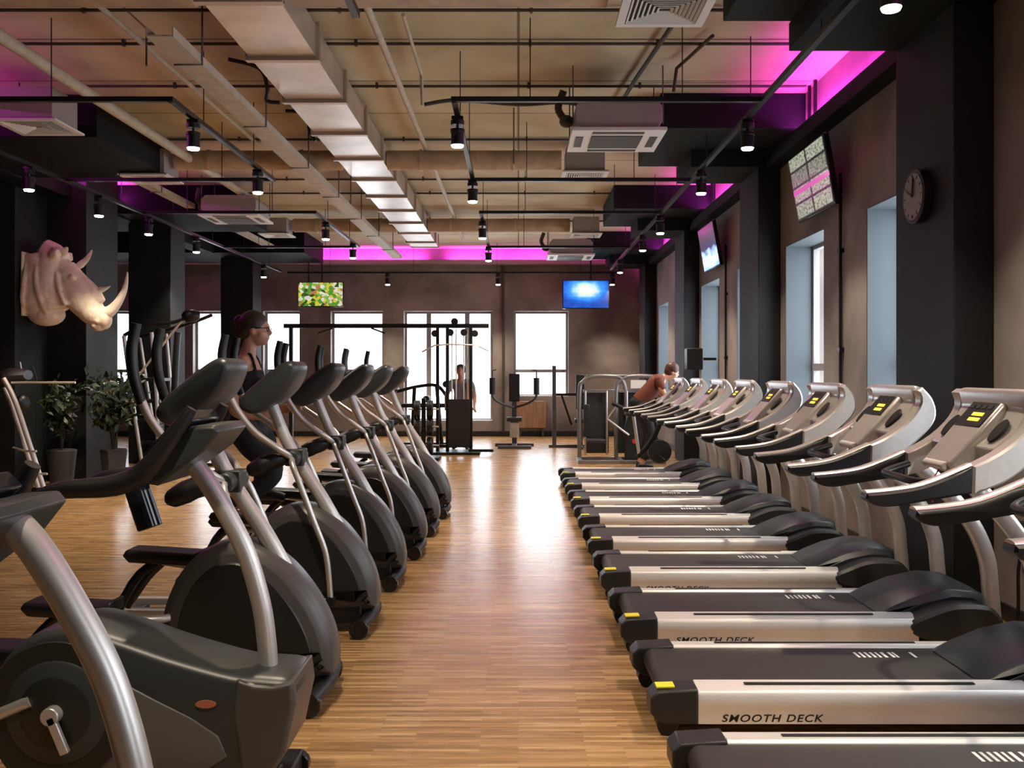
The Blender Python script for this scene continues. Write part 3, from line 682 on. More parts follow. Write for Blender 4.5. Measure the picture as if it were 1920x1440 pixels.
def make_elliptical(label):
    t = thing('elliptical_trainer', (0, 0, 0), label, 'elliptical', 'ellipticals with big round front housings')
    pts = [(-.62, .14), (-.70, .26), (-.70, .42), (-.62, .60), (-.49, .71), (-.33, .725), (-.17, .64), (-.04, .49), (.045, .32), (.065, .16), (.0, .125), (-.3, .12)]
    pr = [(p[0], p[1]) for p in cat([Vector((a[0], a[1], 0)) for a in pts], 5, True)]
    mb = MB(); mb.prof(pr, [(-.125, .05), (-.12, .042), (-.10, .008), (-.08, 0), (.08, 0), (.10, .008), (.12, .042), (.125, .05)]); hs = mb.build('front_housing', 'rim', t, 0, 50)
    for s in (-1, 1):
        mb = MB(); mb.prof(pr, [(s*.1252, .085), (s*.136, .092), (s*.138, .12)]); mb.build('side_cover', 'shell', hs, 0, 50)
    mb = MB(); mb.box(-.62, -.02, -.11, .11, .045, .15); mb.build('front_base', 'black', t, .01)
    mb = MB(); mb.tube([(.0, -.28, .075), (.03, 0, .085), (.0, .28, .075)], .035, 12, 5); mb.build('front_stabiliser', 'black', t)
    for s in (-1, 1):
        mb = MB(); mb.tube([(-.01, s*.255-.02, .055), (-.01, s*.255+.02, .055)], .055, 22); mb.tube([(-.01, s*.255-.024, .055), (-.01, s*.255+.024, .055)], .022, 12); mb.build('transport_wheel', 'gloss', t, .004)
    # post
    mb = MB(); mb.tube([(-.17, 0, .58), (-.27, 0, .76), (-.38, 0, .93), (-.48, 0, 1.10), (-.565, 0, 1.31)], [.042, .040, .036, .036, .034], 16, 5); mb.build('post', 'silver', t)
    mb = MB(); mb.tube([(-.42, -.13, 1.0), (-.42, .13, 1.0)], .045, 18); mb.box(-.475, -.365, -.055, .055, .95, 1.05, None); mb.build('pivot_hub', 'midgrey', t, .008)
    for s in (-1, 1):
        mb = MB(); mb.tube([(-.45, s*.10, 1.01), (-.50, s*.13, 1.0), (-.58, s*.15, .965), (-.64, s*.15, .935), (-.665, s*.15, .92)], [.03, .045, .052, .042, .015], 14, 4); mb.build('pulse_grip', 'black', t)
    # console
    c0 = Vector((-.69, 0, 1.27)); d = Vector((.22, 0, .30)).normalized(); n = Vector((-d.z, 0, d.x))
    prc = [(-.715, 1.30), (-.70, 1.36), (-.59, 1.46), (-.475, 1.545), (-.42, 1.562), (-.385, 1.535), (-.395, 1.47), (-.44, 1.39), (-.53, 1.31), (-.61, 1.265), (-.67, 1.262)]
    prc = [(p[0], p[1]) for p in cat([Vector((a[0], a[1], 0)) for a in prc], 4, True)]
    mb = MB(); mb.prof(prc, [(-.165, .03), (-.155, .008), (-.13, 0), (.13, 0), (.155, .008), (.165, .03)]); con = mb.build('console', 'midgrey', t, 0, 50)
    a0 = Vector((-.685, 0, 1.375)); a1 = Vector((-.52, 0, 1.515)); dd = (a1-a0).normalized(); nn = Vector((-dd.z, 0, dd.x))
    def q(u, y, h): p = a0+dd*u+nn*h; return (p.x, y, p.z)
    mb = MB(); mb.add([q(.0, -.11, -.002), q(.2, -.11, -.002), q(.2, .11, -.002), q(0, .11, -.002), q(.0, -.11, .008), q(.2, -.11, .008), q(.2, .11, .008), q(0, .11, .008)], [(0, 1, 2, 3), (7, 6, 5, 4), (0, 4, 5, 1), (1, 5, 6, 2), (2, 6, 7, 3), (3, 7, 4, 0)]); mb.build('display', 'gloss', con)
    for s, ph in ((-1, .02), (1, -.06)): hand_arm(t, s, ph)
    # pedals and links
    for s, x, z in ((-1, -1.05, .46), (1, -.80, .60)):
        y = s*.23
        prp = [(-.19, .02), (-.17, .05), (.15, .03), (.2, .05), (.2, .0), (.15, -.03), (-.16, -.012)]
        mb = MB(); mb.prof([(x+a, z+b) for a, b in prp], [(y-.08, .012), (y-.07, 0), (y+.07, 0), (y+.08, .012)]); mb.build('pedal', 'black', t, .006)
        mb = MB(); mb.tube([(x-.02, y, z-.02), (x+.12, y, z-.05), (-.72, y*.7, .40 if s < 0 else .5), (-.66, y*.55, .40 if s < 0 else .5)], .018, 10, 5); mb.build('pedal_link', 'tube', t)
        MB().tube([(x-.30, s*.15, .16), (x-.16, y*.9, z-.12), (x-.05, y, z-.02)], .022, 10, 4).build('pedal_support', 'black', t)
        MB().tube([(-.18, s*.20, .20), (-.45, s*.19, .23), (x+.1, s*.17, z-.06)], .014, 8, 5).build('drive_link', 'tube', t)
    mb = MB(); mb.box(-1.42, -.6, -.04, .04, .04, .11); mb.build('rear_beam', 'greysteel', t, .008)
    for s in (-1, 1): MB().box(-1.42, -.95, s*.15-.03, s*.15+.03, .10, .14).build('roller_ramp', 'tube', t, .004)
    mb = MB(); mb.box(-1.46, -1.38, -.27, .27, .0, .08); mb.build('rear_stabiliser', 'black', t, .01)
    return t
EP = [(-.90, 4.42), (-.885, 5.64), (-.865, 6.80), (-.82, 7.9), (-.80, 8.95), (-.765, 10.0)]
el = ['elliptical with the largest round dark housing, third machine from the camera on the left',
      'elliptical with a big round housing, fourth machine from the camera on the left',
      'elliptical with a round housing that the woman in black is using',
      'elliptical with a round housing just beyond the woman in black',
      'elliptical with a round housing, next to last in the left-hand row',
      'farthest elliptical with a round housing, by the floor in front of the cable tower']
e0 = make_elliptical(el[0]); e0.location = (EP[0][0], EP[0][1], 0)
for i in range(1, 6): copy_tree(e0, (EP[i][0], EP[i][1], 0), el[i])

# ------------------------------------------------------------------ the two nearest ellipticals with rear flywheel
def make_crosstrainer(label):
    t = thing('cross_trainer', (0, 0, 0), label, 'elliptical', 'cross trainers with long low housings')
    # body: local x relative to -0.90
    pts = [(-.86, .30), (-.85, .47), (-.74, .61), (-.58, .655), (-.44, .62), (-.25, .555), (-.05, .50), (.05, .49), (.145, .475), (.16, .40), (.13, .26), (.06, .13), (-.05, .07), (-.45, .06), (-.74, .12)]
    pr = [(p[0], p[1]) for p in cat([Vector((a[0], a[1], 0)) for a in pts], 4, True)]
    mb = MB(); mb.prof(pr, [(-.155, .03), (-.145, .012), (-.12, 0), (.12, 0), (.145, .012), (.155, .03)]); body = mb.build('housing', 'midgrey', t, 0, 50)
    mb = MB(); mb.prof([(-.30, .42), (-.45, .50), (-.62, .49), (-.72, .36), (-.66, .2), (-.5, .16), (-.15, .17), (-.06, .23), (-.09, .30), (-.18, .36)], [(-.150, 0), (-.158, 0), (-.160, .008)]); mb.build('side_panel', 'panel', body, .004)
    # flywheel rings
    c = (-.62, .38)
    mb = MB(); mb.tube([(c[0], -.15, c[1]), (c[0], -.165, c[1])], [.235, .23], 48); mb.build('flywheel_cover', 'shell', body)
    mb = MB(); mb.tube([(c[0], -.165, c[1]), (c[0], -.172, c[1])], [.17, .16], 48); mb.build('flywheel_ring', 'midgrey', body)
    mb = MB(); mb.tube([(c[0], -.172, c[1]), (c[0], -.178, c[1])], [.12, .11], 40); mb.build('flywheel_hub', 'shell', body)
    mb = MB(); mb.tube([(c[0], -.17, c[1]), (c[0], -.215, c[1])], .03, 18); mb.bar((c[0], -.205, c[1]), (c[0]+.05, -.205, c[1]-.12), .03, .02, (0, 1, 0)); mb.build('crank', 'tube', t, .004)
    mb = MB(); mb.prof([(c2[0], c2[1]) for c2 in [(-.13+.034*math.cos(a), .405+.013*math.sin(a)) for a in [2*PI*k_/20 for k_ in range(20)]]], [(-.15, 0), (-.161, 0)]); mb.build('oval_badge', 'orange', body)
    # front bracket for post
    prb = [(-.045, .38), (-.03, .485), (.03, .470), (.09, .465), (.155, .478), (.165, .40), (.13, .24), (.03, .10), (-.02, .2)]
    mb = MB(); mb.prof(prb, [(-.162, .012), (-.15, 0), (.15, 0), (.162, .012)]); mb.build('post_bracket', 'rim', t, .005)
    mb = MB(); mb.box(-.85, .06, -.12, .12, .03, .10); mb.build('base_frame', 'black', t, .01)
    mb = MB(); mb.box(.00, .10, -.28, .28, .03, .09); mb.build('front_stabiliser', 'black', t, .01)
    for s in (-1, 1): MB().tube([(.08, s*.25-.02, .045), (.08, s*.25+.02, .045)], .045, 20).build('transport_wheel', 'gloss', t, .004)
    # post
    mb = MB(); mb.tube([(.035, 0, .38), (.035, 0, .47), (.03, 0, .56), (.01, 0, .70), (-.04, 0, .87), (-.11, 0, 1.01), (-.19, 0, 1.14), (-.25, 0, 1.205)], [.033]*8, 18, 5, flat=1.12); mb.build('post', 'tube', t)
    # console slab
    prc = [(-.262, 1.188), (-.235, 1.15), (-.205, 1.143), (-.05, 1.258), (.0, 1.322), (-.018, 1.345), (-.095, 1.34), (-.175, 1.265)]
    mb = MB(); mb.prof(prc, [(-.165, .01), (-.155, 0), (.155, 0), (.165, .01)]); con = mb.build('console', 'midgrey', t, .004)
    mb = MB(); mb.bar((-.245, 0, 1.225), (-.105, 0, 1.375), .29, .05); mb.build('display', 'gloss', con, .008)
    for s in (-1, 1):
        mb = MB(); mb.tube([(-.085, s*.175, 1.40), (-.13, s*.18, 1.33), (-.23, s*.185, 1.20), (-.33, s*.19, 1.15), (-.50, s*.19, 1.135), (-.575, s*.19, 1.115)], [.018, .026, .036, .036, .030, .022], 12, 4); mb.build('fixed_handlebar', 'black', t)
    mb = MB(); mb.tube([(-.265, -.06, .99), (-.315, -.06, 1.14)], .042, 20); mb.build('bottle_holder', 'gloss', t, .004)
    for s, x, z in ((-1, -1.12, .34), (1, -1.0, .46)):
        y = s*.17
        mb = MB(); mb.prof([(x-.2, z+.02), (x-.18, z+.06), (x+.16, z+.05), (x+.2, z+.07), (x+.2, z), (x+.14, z-.02), (x-.16, z-.01)], [(y-.08, .012), (y-.07, 0), (y+.07, 0), (y+.08, .012)]); mb.build('pedal', 'black', t, .006)
        MB().tube([(x-.2, y, z-.06), (x+.1, y, z-.04), (-.70, y, .42)], .02, 10, 5).build('pedal_link', 'tube', t)
    mb = MB(); mb.box(-1.5, -.8, -.05, .05, .03, .10); mb.build('rear_beam', 'greysteel', t, .008)
    mb = MB(); mb.box(-1.54, -1.44, -.27, .27, 0, .08); mb.build('rear_stabiliser', 'black', t, .01)
    return t
ct = make_crosstrainer('cross trainer with a curved silver post and low grey housing, second from the camera')
ct.location = (-.90, 3.32, 0)
for k_ in kids(ct):
    if k_.name.split('.')[0] in ('console', 'fixed_handlebar', 'bottle_holder'): k_.location = (-.085, 0, -.02)
c2 = copy_tree(ct, (-.79, 1.95, 0), 'nearest cross trainer at the lower left corner, cut off by the frame')
for k_ in kids(c2):
    if k_.name.split('.')[0] in ('console', 'fixed_handlebar', 'bottle_holder'): k_.location = (-.20, 0, -.105)

# ------------------------------------------------------------------ rhino head
def remesh(o, v, sm=3):
    m = o.modifiers.new('remesh', 'REMESH'); m.mode = 'VOXEL'; m.voxel_size = v; m.use_smooth_shade = True
    s = o.modifiers.new('smooth', 'SMOOTH'); s.factor = .5; s.iterations = sm
    return o
def rp(px, py, y=0): return ((px-38)/142, y, (535-py)/142)
rh = thing('rhino_head', (-6.49, 12.75, 2.65), 'large cream rhinoceros head sculpture mounted high on the black wall at left', 'sculpture')
mb = MB()
mb.tube([rp(52, 478), rp(56, 510), rp(55, 560), rp(56, 590)], [.20, .26, .28, .20], 24, 4, flat=.95)
mb.tube([rp(72, 466), rp(78, 500), rp(76, 550), rp(84, 585)], [.13, .21, .25, .19], 24, 4, flat=1.1)
mb.tube([rp(92, 500), rp(112, 525), rp(135, 560), rp(160, 590), rp(178, 604)], [.16, .20, .21, .165, .105], 24, 5, flat=.85)
mb.ell(rp(180, 600), (.085, .12, .13)); mb.ell(rp(168, 612), (.10, .10, .07))
mb.tube([rp(113, 497), rp(135, 525), rp(158, 548), rp(172, 568)], [.07, .085, .09, .07], 16, 4)
for s in (-1, 1):
    mb.tube([rp(98, 484, s*.10), rp(96, 480, s*.16), rp(106, 478, s*.2)], [.06, .08, .05], 12, 4)
    mb.ell(rp(128, 522, s*.15), (.05, .04, .035)); mb.ell(rp(172, 604, s*.10), (.04, .03, .04))
    mb.tube([rp(100, 515, s*.17), rp(108, 550, s*.2), rp(118, 575, s*.17)], .03, 10, 4)
for q, (x0, x1) in enumerate(((46, 40), (66, 82))):
    mb.tube([rp(x0, 485, -.17), rp(x0, 520, -.235), rp((x0+x1)/2, 560, -.245), rp(x1, 592, -.17)], [.02, .036, .04, .02], 10, 4)
mb.tube([rp(66, 470), rp(86, 478), rp(104, 490)], [.16, .15, .10], 16, 4)
mb.ell(rp(70, 590), (.24, .2, .16))
hb = mb.build('head', 'plaster', rh); remesh(hb, .014, 2)
mb = MB(); mb.tube([rp(172, 588), rp(188, 585), rp(204, 568), rp(216, 545), rp(221, 522), rp(222, 510)], [.10, .078, .056, .038, .020, .006], 18, 5); mb.build('front_horn', 'horn', rh)
mb = MB(); mb.tube([rp(158, 552), rp(170, 545), rp(182, 541), rp(190, 537)], [.07, .045, .022, .006], 16, 4); mb.build('rear_horn', 'horn', rh)
for s in (-1, 1):
    mb = MB(); mb.tube([rp(92 if s < 0 else 112, 488 if s < 0 else 506, s*.10), rp(96 if s < 0 else 126, 476 if s < 0 else 494, s*.13), rp(112 if s < 0 else 137, 474 if s < 0 else 482, s*.15), rp(119 if s < 0 else 146, 466, s*.15)], [.03, .085, .055, .012] if s < 0 else [.03, .05, .035, .008], 14, 4, flat=.5); mb.build('ear', 'plaster', rh)
mb = MB(); mb.tube([rp(60, 532), (-.005+rp(38, 0)[0], 0, rp(0, 532)[2])], .30, 32, flat=1); 
MB().box(0.001, .03, -.24, .24, -.42, .42).build('mounting_board', 'plaster', rh, .01)

# ------------------------------------------------------------------ people
def limb(mb, pts, rs, n=12): mb.tube(pts, rs, n, 4)
def hand(mb, w, f, side, curl=.6, s=1.0):
    """w wrist, f forward direction, side = thumb direction"""
    w = Vector(w); f = Vector(f).normalized(); sd = Vector(side).normalized(); nn = f.cross(sd).normalized()
    mb.tube([w, w+f*.03*s, w+f*.07*s, w+f*.095*s], [.022*s, .030*s, .036*s, .032*s], 12, 2, flat=.6)
    for i, L in enumerate((.065, .075, .070, .055)):
        b = w+f*.085*s+sd*(.027-.018*i)*s
        d1 = (f*math.cos(curl)-nn*math.sin(curl)); d2 = (f*math.cos(curl*2)-nn*math.sin(curl*2))
        mb.tube([b, b+d1*L*.5*s, b+d1*L*.5*s+d2*L*.5*s], [.0095*s, .0088*s, .0075*s], 8)
    b = w+f*.03*s+sd*.028*s; mb.tube([b, b+(f*.6+sd*.7)*.035*s, b+(f*.9+sd*.35-nn*.3)*.065*s], [.012*s, .0105*s, .009*s], 8)
def head(mb, c, fwd, s=1.0):
    """c head centre; fwd facing"""
    f = Vector(fwd).normalized(); up = Vector((0, 0, 1)); sd = f.cross(up).normalized(); up = sd.cross(f)
    mt = Matrix((f, sd, up)).transposed()
    c = Vector(c)
    def P(a, b, d): return c+mt @ Vector((a*s, b*s, d*s))
    mb.ell(P(-.01, 0, .02), (.098*s, .077*s, .105*s), mt); mb.ell(P(.025, 0, -.04), (.066*s, .060*s, .078*s), mt)
    mb.ell(P(.062, 0, -.088), (.026*s, .026*s, .022*s), mt)
    mb.tube([P(.083, 0, .02), P(.102, 0, -.012), P(.108, 0, -.022), P(.090, 0, -.034)], [.010*s, .012*s, .014*s, .010*s], 10, 2)
    mb.tube([P(.080, -.022, -.056), P(.094, 0, -.056), P(.080, .022, -.056)], .009*s, 8, 3); mb.tube([P(.079, -.02, -.068), P(.091, 0, -.068), P(.079, .02, -.068)], .008*s, 8, 3)
    mb.tube([P(.078, -.04, .028), P(.090, 0, .030), P(.078, .04, .028)], .009*s, 8, 3)
    for q in (-1, 1):
        mb.ell(P(-.005, q*.076, -.012), (.018*s, .008*s, .030*s), mt)
        mb.ell(P(.045, q*.045, -.03), (.03*s, .022*s, .025*s), mt)
    return P
# the woman on the elliptical
W = (-1.86, 6.80); 
wo = thing('person', (W[0], W[1], 0), 'woman in a black tank top and leggings wearing glasses, working out on an elliptical', 'person')
hc = Vector((.0, 0, 1.80))
mb = MB(); P = head(mb, hc, (1, 0, -.05), 1.0)
limb(mb, [(-.03, 0, 1.76), (-.045, 0, 1.68), (-.06, 0, 1.60)], [.055, .05, .062])
limb(mb, [(-.065, 0, 1.60), (-.07, 0, 1.5), (-.05, 0, 1.38), (-.05, 0, 1.25), (-.07, 0, 1.13)], [.07, .115, .115, .10, .125], 16)
limb(mb, [(-.07, -.15, 1.545), (-.065, 0, 1.565), (-.07, .15, 1.545)], [.055, .065, .055])
for s in (-1, 1):
    limb(mb, [(-.07, s*.165, 1.545), (-.10, s*.19, 1.42), (-.10, s*.20, 1.27), (-.055, s*.20, 1.21), (.10, s*.19, 1.20), (.19, s*.18, 1.23)], [.054, .047, .040, .038, .032, .024])
    hand(mb, (.19, s*.18, 1.23), (1, 0, .25), (0, -s, .3), .7)
    kx = (.16 if s < 0 else .02); fx = (-.18 if s < 0 else -.02); fz = (.47 if s < 0 else .58)
    limb(mb, [(-.08, s*.09, 1.13), (.02, s*.12, .98), (kx, s*.13, .82), (kx*.4, s*.14, .70), (fx, s*.15, fz+.07)], [.10, .092, .062, .058, .038])
    limb(mb, [(fx-.04, s*.15, fz+.03), (fx+.08, s*.15, fz+.03), (fx+.17, s*.15, fz+.015)], [.036, .036, .026])
body = mb.build('body', 'skin', wo); remesh(body, .009, 3)
mb = MB()
limb(mb, [(-.068, 0, 1.50), (-.06, 0, 1.44), (-.05, 0, 1.36), (-.05, 0, 1.25), (-.07, 0, 1.13), (-.07, 0, 1.06)], [.118, .126, .122, .108, .134, .12], 18)
mb.ell((.02, -.055, 1.40), (.065, .065, .06)); mb.ell((.02, .055, 1.40), (.065, .065, .06))
for s in (-1, 1): mb.tube([(-.03, s*.045, 1.63), (.0, s*.07, 1.58), (.03, s*.07, 1.46)], .012, 8, 4); mb.tube([(-.03, s*.045, 1.63), (-.11, s*.06, 1.58), (-.17, s*.05, 1.48)], .012, 8, 4)
o = mb.build('tank_top', 'cloth_black', wo); remesh(o, .010, 2)
mb = MB()
mb.ell((-.07, 0, 1.08), (.135, .15, .10))
for s in (-1, 1):
    kx = (.16 if s < 0 else .02); fx = (-.18 if s < 0 else -.02); fz = (.47 if s < 0 else .58)
    limb(mb, [(-.08, s*.09, 1.11), (.02, s*.12, .98), (kx, s*.13, .82), (kx*.4, s*.14, .70), (fx, s*.15, fz+.09)], [.112, .10, .069, .065, .046])
o = mb.build('leggings', 'cloth_black', wo); remesh(o, .011, 2)
for s in (-1, 1):
    fx = (-.18 if s < 0 else -.02); fz = (.47 if s < 0 else .58)
    mb = MB(); limb(mb, [(fx-.06, s*.15, fz+.03), (fx+.06, s*.15, fz+.035), (fx+.19, s*.15, fz+.01)], [.040, .046, .030]); mb.build('shoe', 'black', wo)
mb = MB(); mt = None
mb.ell(P(-.022, 0, .035), (.106, .086, .103)); mb.ell(P(-.055, 0, -.01), (.07, .075, .08)); mb.ell(P(-.115, 0, .05), (.045, .045, .05)); mb.tube([P(-.11, 0, .03), P(-.12, 0, -.05), P(-.10, 0, -.13)], [.03, .03, .012], 10, 3)
o = mb.build('hair', 'hair', wo); remesh(o, .008, 2)
mb = MB()
for q in (-1, 1):
    c = P(.094, q*.033, .005); mb.tube([tuple(c+Vector((0, math.cos(a)*.024, math.sin(a)*.017))) for a in [2*PI*k_/14 for k_ in range(15)]], .0028, 6)
    mb.tube([P(.094, q*.058, .01), P(.05, q*.084, .01), P(-.01, q*.086, .008)], .0028, 6)
mb.tube([P(.097, -.01, .008), P(.097, .01, .008)], .0028, 6); mb.build('glasses', 'gloss', wo)

def figure(root, J, hairm, topm, legm, fwd, scale=1.0):
    """J: dict of joints local to root"""
    mb = MB(); P = head(mb, J['head'], fwd)
    n = J['neck']; h = J['hip']; V = Vector
    limb(mb, [V(J['head'])-V((0, 0, .06)), V(n)], [.055, .06])
    m = (V(n)+V(h))/2
    limb(mb, [V(n), V(n).lerp(V(h), .25), m, V(h)], [.08, .13, .12, .13], 16)
    for s in ('l', 'r'):
        sh, e, w = V(J['sh'+s]), V(J['el'+s]), V(J['wr'+s]); limb(mb, [V(n).lerp(sh, .3), sh, e, w], [.06, .058, .045, .028]); hand(mb, w, (w-e), (0, 0, 1), .6)
        hp, k2, a = V(J['hp'+s]), V(J['kn'+s]), V(J['an'+s]); limb(mb, [hp, k2, a], [.10, .065, .042])
        f2 = V((fwd[0], fwd[1], 0)).normalized(); limb(mb, [a-V((0, 0, .03))-f2*.04, a-V((0, 0, .05))+f2*.15], [.04, .03])
    o = mb.build('body', 'skin', root); remesh(o, .012, 2)
    mb = MB(); limb(mb, [V(n)-V((0, 0, .03)), V(n).lerp(V(h), .25), m, V(h)], [.10, .145, .135, .14], 16)
    for s in ('l', 'r'):
        sh, e = V(J['sh'+s]), V(J['el'+s]); limb(mb, [V(n).lerp(sh, .4), sh, sh.lerp(e, .6)], [.075, .07, .062])
    o = mb.build('shirt', topm, root); remesh(o, .013, 2)
    mb = MB(); mb.ell(h, (.15, .15, .11))
    for s in ('l', 'r'):
        hp, k2, a = V(J['hp'+s]), V(J['kn'+s]), V(J['an'+s]); limb(mb, [hp, k2, a.lerp(k2, .15)], [.112, .078, .058])
    o = mb.build('trousers', legm, root); remesh(o, .013, 2)
    mb = MB(); mb.ell(P(-.022, 0, .045), (.112, .094, .105)); mb.ell(P(-.055, 0, -.005), (.078, .086, .09)); o = mb.build('hair', hairm, root); remesh(o, .009, 2)
    f2 = V((fwd[0], fwd[1], 0)).normalized()
    for s in ('l', 'r'):
        a = V(J['an'+s]); mb = MB(); limb(mb, [a-V((0, 0, .03))-f2*.06, a-V((0, 0, .035))+f2*.05, a-V((0, 0, .05))+f2*.17], [.045, .048, .032]); mb.build('shoe', 'black', root)
# man seated at the cable tower, seen from the front
mn = thing('person', (-1.12, 18.6, 0), 'man in a grey and orange shirt standing behind the cable tower', 'person')
figure(mn, dict(head=(0, 0, 1.50), neck=(0, .02, 1.31), hip=(0, .06, .88), shl=(-.19, .02, 1.27), shr=(.19, .02, 1.27), ell=(-.27, 0, 1.02), elr=(.27, 0, 1.02), wrl=(-.27, -.12, .84), wrr=(.27, -.12, .84),
     hpl=(-.1, .06, .86), hpr=(.1, .06, .86), knl=(-.12, 0, .47), knr=(.12, 0, .47), anl=(-.13, .05, .085), anr=(.13, .05, .085)), 'hair', 'cloth_grey', 'cloth_black', (0, -1, 0))
o = MB().tube([(.16, -.07, 1.27), (.17, -.135, 1.15), (.14, -.145, .95)], [.05, .055, .04], 12, 4).build('orange_towel', 'cloth_orange', mn)
# bending person on the right
pr_ = thing('person', (2.05, 14.9, 0), 'auburn-haired person in a rust shirt leaning forward beyond the treadmills', 'person')
figure(pr_, dict(head=(.34, 0, 1.50), neck=(.18, 0, 1.40), hip=(-.18, 0, 1.02), shl=(.10, .18, 1.38), shr=(.10, -.18, 1.38), ell=(.20, .22, 1.12), elr=(.20, -.22, 1.12), wrl=(.40, .18, 1.05), wrr=(.40, -.18, 1.05),
     hpl=(-.18, .1, 1.0), hpr=(-.18, -.1, 1.0), knl=(-.02, .12, .55), knr=(-.02, -.12, .55), anl=(-.15, .13, .085), anr=(-.15, -.13, .085)), 'redhair', 'cloth_rust', 'cloth_black', (1, 0, -.35))

# ------------------------------------------------------------------ strength machines at the back
# cable crossover: long bar and tower
cx = thing('cable_crossover', (-1.2, 17.6, 0), 'tall black cable crossover tower with a long overhead beam before the triple window', 'weight machine')
MB().box(-3.1, .66, -.04, .04, 2.30, 2.38).build('overhead_beam', 'blacksteel', cx, .006)
for x in (-.28, -.10, .33): MB().box(x-.03, x+.03, -.04, .04, .05, 2.3).build('upright', 'blacksteel', cx, .005)
MB().box(-3.0, -2.93, -.04, .04, .05, 2.3).build('upright', 'blacksteel', cx, .005)
for x in (-.02, .06, .20, .27): MB().tube([(x, 0, .1), (x, 0, 2.28)], .012, 8).build('guide_rod', 'tube', cx)
mb = MB()
for q in range(14): mb.box(-.05, .28, -.07, .07, .16+q*.06, .212+q*.06)
mb.build('weight_stack', 'black', cx, .004)
MB().box(-.08, .31, -.10, -.085, .12, 1.0).build('stack_cover', 'plastic', cx, .004)
for x, z in ((-.33, 2.2), (.40, 2.2), (.03, 2.42), (-.05, 2.22), (.2, 2.22)): MB().tube([(x, -.03, z), (x, .03, z)], .065, 20).build('pulley', 'black', cx)
MB().tube([(-.55, -.16, 1.86), (-.32, -.16, 1.98), (0, -.16, 2.0), (.45, -.16, 1.98), (.66, -.16, 1.88)], .015, 8).build('lat_bar', 'tube', cx)
MB().tube([(.06, -.16, 2.0), (.06, -.1, 2.3)], .006, 6).build('cable', 'blacksteel', cx)
mb = MB(); mb.box(-.45, .5, -.35, .35, 0, .05); mb.build('base_plate', 'blacksteel', cx, .006)
MB().box(-3.2, -2.75, -.35, .35, 0, .05).build('base_plate', 'blacksteel', cx, .006)
MB().bar((.3, -.3, .08), (.75, -.3, .08), .05, .05).build('foot_rest', 'blacksteel', cx)
for s in (-1, 1):
    mb = MB(); mb.tube([(-1.85+s*.35, 0, 2.3), (-1.85+s*.62, -.05, 2.2)], .016, 8); mb.build('pull_up_handle', 'blacksteel', cx)
# tall functional machine on the left
fm = thing('cable_machine', (-5.6, 14.6+.3, 0), 'tall cable machine with chrome legs at left, in front of the dark column', 'weight machine')
for s in (-1, 1): MB().tube([(-.45+.05, s*.3, 2.05), (-.28, s*.32, 1.2), (-.10, s*.34, .04)], .03, 10, 3).build('upright', 'tube', fm)
for s in (-1, 1): MB().tube([(.12, s*.3, .04), (.10, s*.3, 1.1), (.02, s*.3, 2.1)], .028, 10, 3).build('upright', 'tube', fm)
mb = MB(); mb.tube([(-.4, -.3, 2.05), (-.1, -.3, 2.2), (.35, -.3, 2.25), (.75, -.3, 2.4)], .028, 10, 4); mb.tube([(-.4, .3, 2.05), (.35, .3, 2.25), (.75, .3, 2.4)], .028, 10, 4); mb.build('top_arm', 'blacksteel', fm)
MB().tube([(.5, -.3, 2.3), (-.25, -.3, 1.35)], .018, 8).build('diagonal_stay', 'tube', fm)
for z in (.12, .42, .75, 1.05, 1.38): MB().box(-.24, .14, -.3, .3, z-.025, z+.025).build('rung', 'blacksteel', fm, .004)
mb = MB()
for q in range(10): mb.box(-.16, .06, -.12, .12, .2+q*.055, .248+q*.055)
mb.build('weight_stack', 'black', fm)
MB().ell((.62, -.3, 2.35), (.14, .12, .10)).build('counterweight', 'blacksteel', fm)
mb = MB(); mb.box(-.2, .9, -.4, -.32, 0, .05); mb.box(-.2, .9, .32, .4, 0, .05); mb.box(-.15, .2, -.32, .32, 0, .05); mb.build('base_frame', 'blacksteel', fm, .005)
MB().tube([(.4, -.35, .05), (.38, -.35, 1.0), (.42, -.35, 1.9), (.44, -.35, 2.1)], .05, 12, 3).build('column_post', 'blacksteel', fm)
# stepper at the far left
stp = thing('stair_stepper', (-6.05, 11.75, 0), 'stepper with sloping chrome legs and rungs at the far left, below the rhino head', 'stepper')
for s, dx in ((-1, 0), (1, -.33)):
    MB().tube([(-.12+dx, s*.25, 1.42), (.02+dx, s*.25, 1.15), (.22+dx, s*.25, .55), (.38+dx, s*.25, .05)], .03, 10, 3).build('leg', 'tube', stp)
for x, z in ((.14, .55), (.27, .28)): MB().tube([(x-.40, .25, z), (x-.0, -.25, z), (x+.15, -.28, z)], .014, 8).build('rung', 'tube', stp)
mb = MB(); mb.tube([(-.32, 0, 1.36), (-.15, 0, 1.44), (.05, 0, 1.46)], [.07, .11, .06], 12, 3, flat=2); mb.build('console', 'black', stp)
MB().tube([(-.05, -.2, 1.37), (.72, -.2, 1.37)], .014, 8).build('handlebar', 'tube', stp)
MB().tube([(-.1, .15, 1.45), (-.13, .15, 1.62)], .012, 8).build('mast', 'tube', stp)
MB().tube([(.26, -.2, 1.40), (.2, -.2, 1.56)], .012, 8).build('hand_lever', 'black', stp)
MB().bar((.35, -.25, .03), (.82, -.25, .03), .05, .05).build('base_bar', 'blacksteel', stp)
MB().bar((-.3, .25, .03), (.6, .25, .03), .05, .05).build('base_bar', 'blacksteel', stp)
MB().ell((-.02, .0, 1.12), (.08, .10, .10)).build('drive_unit', 'black', stp)

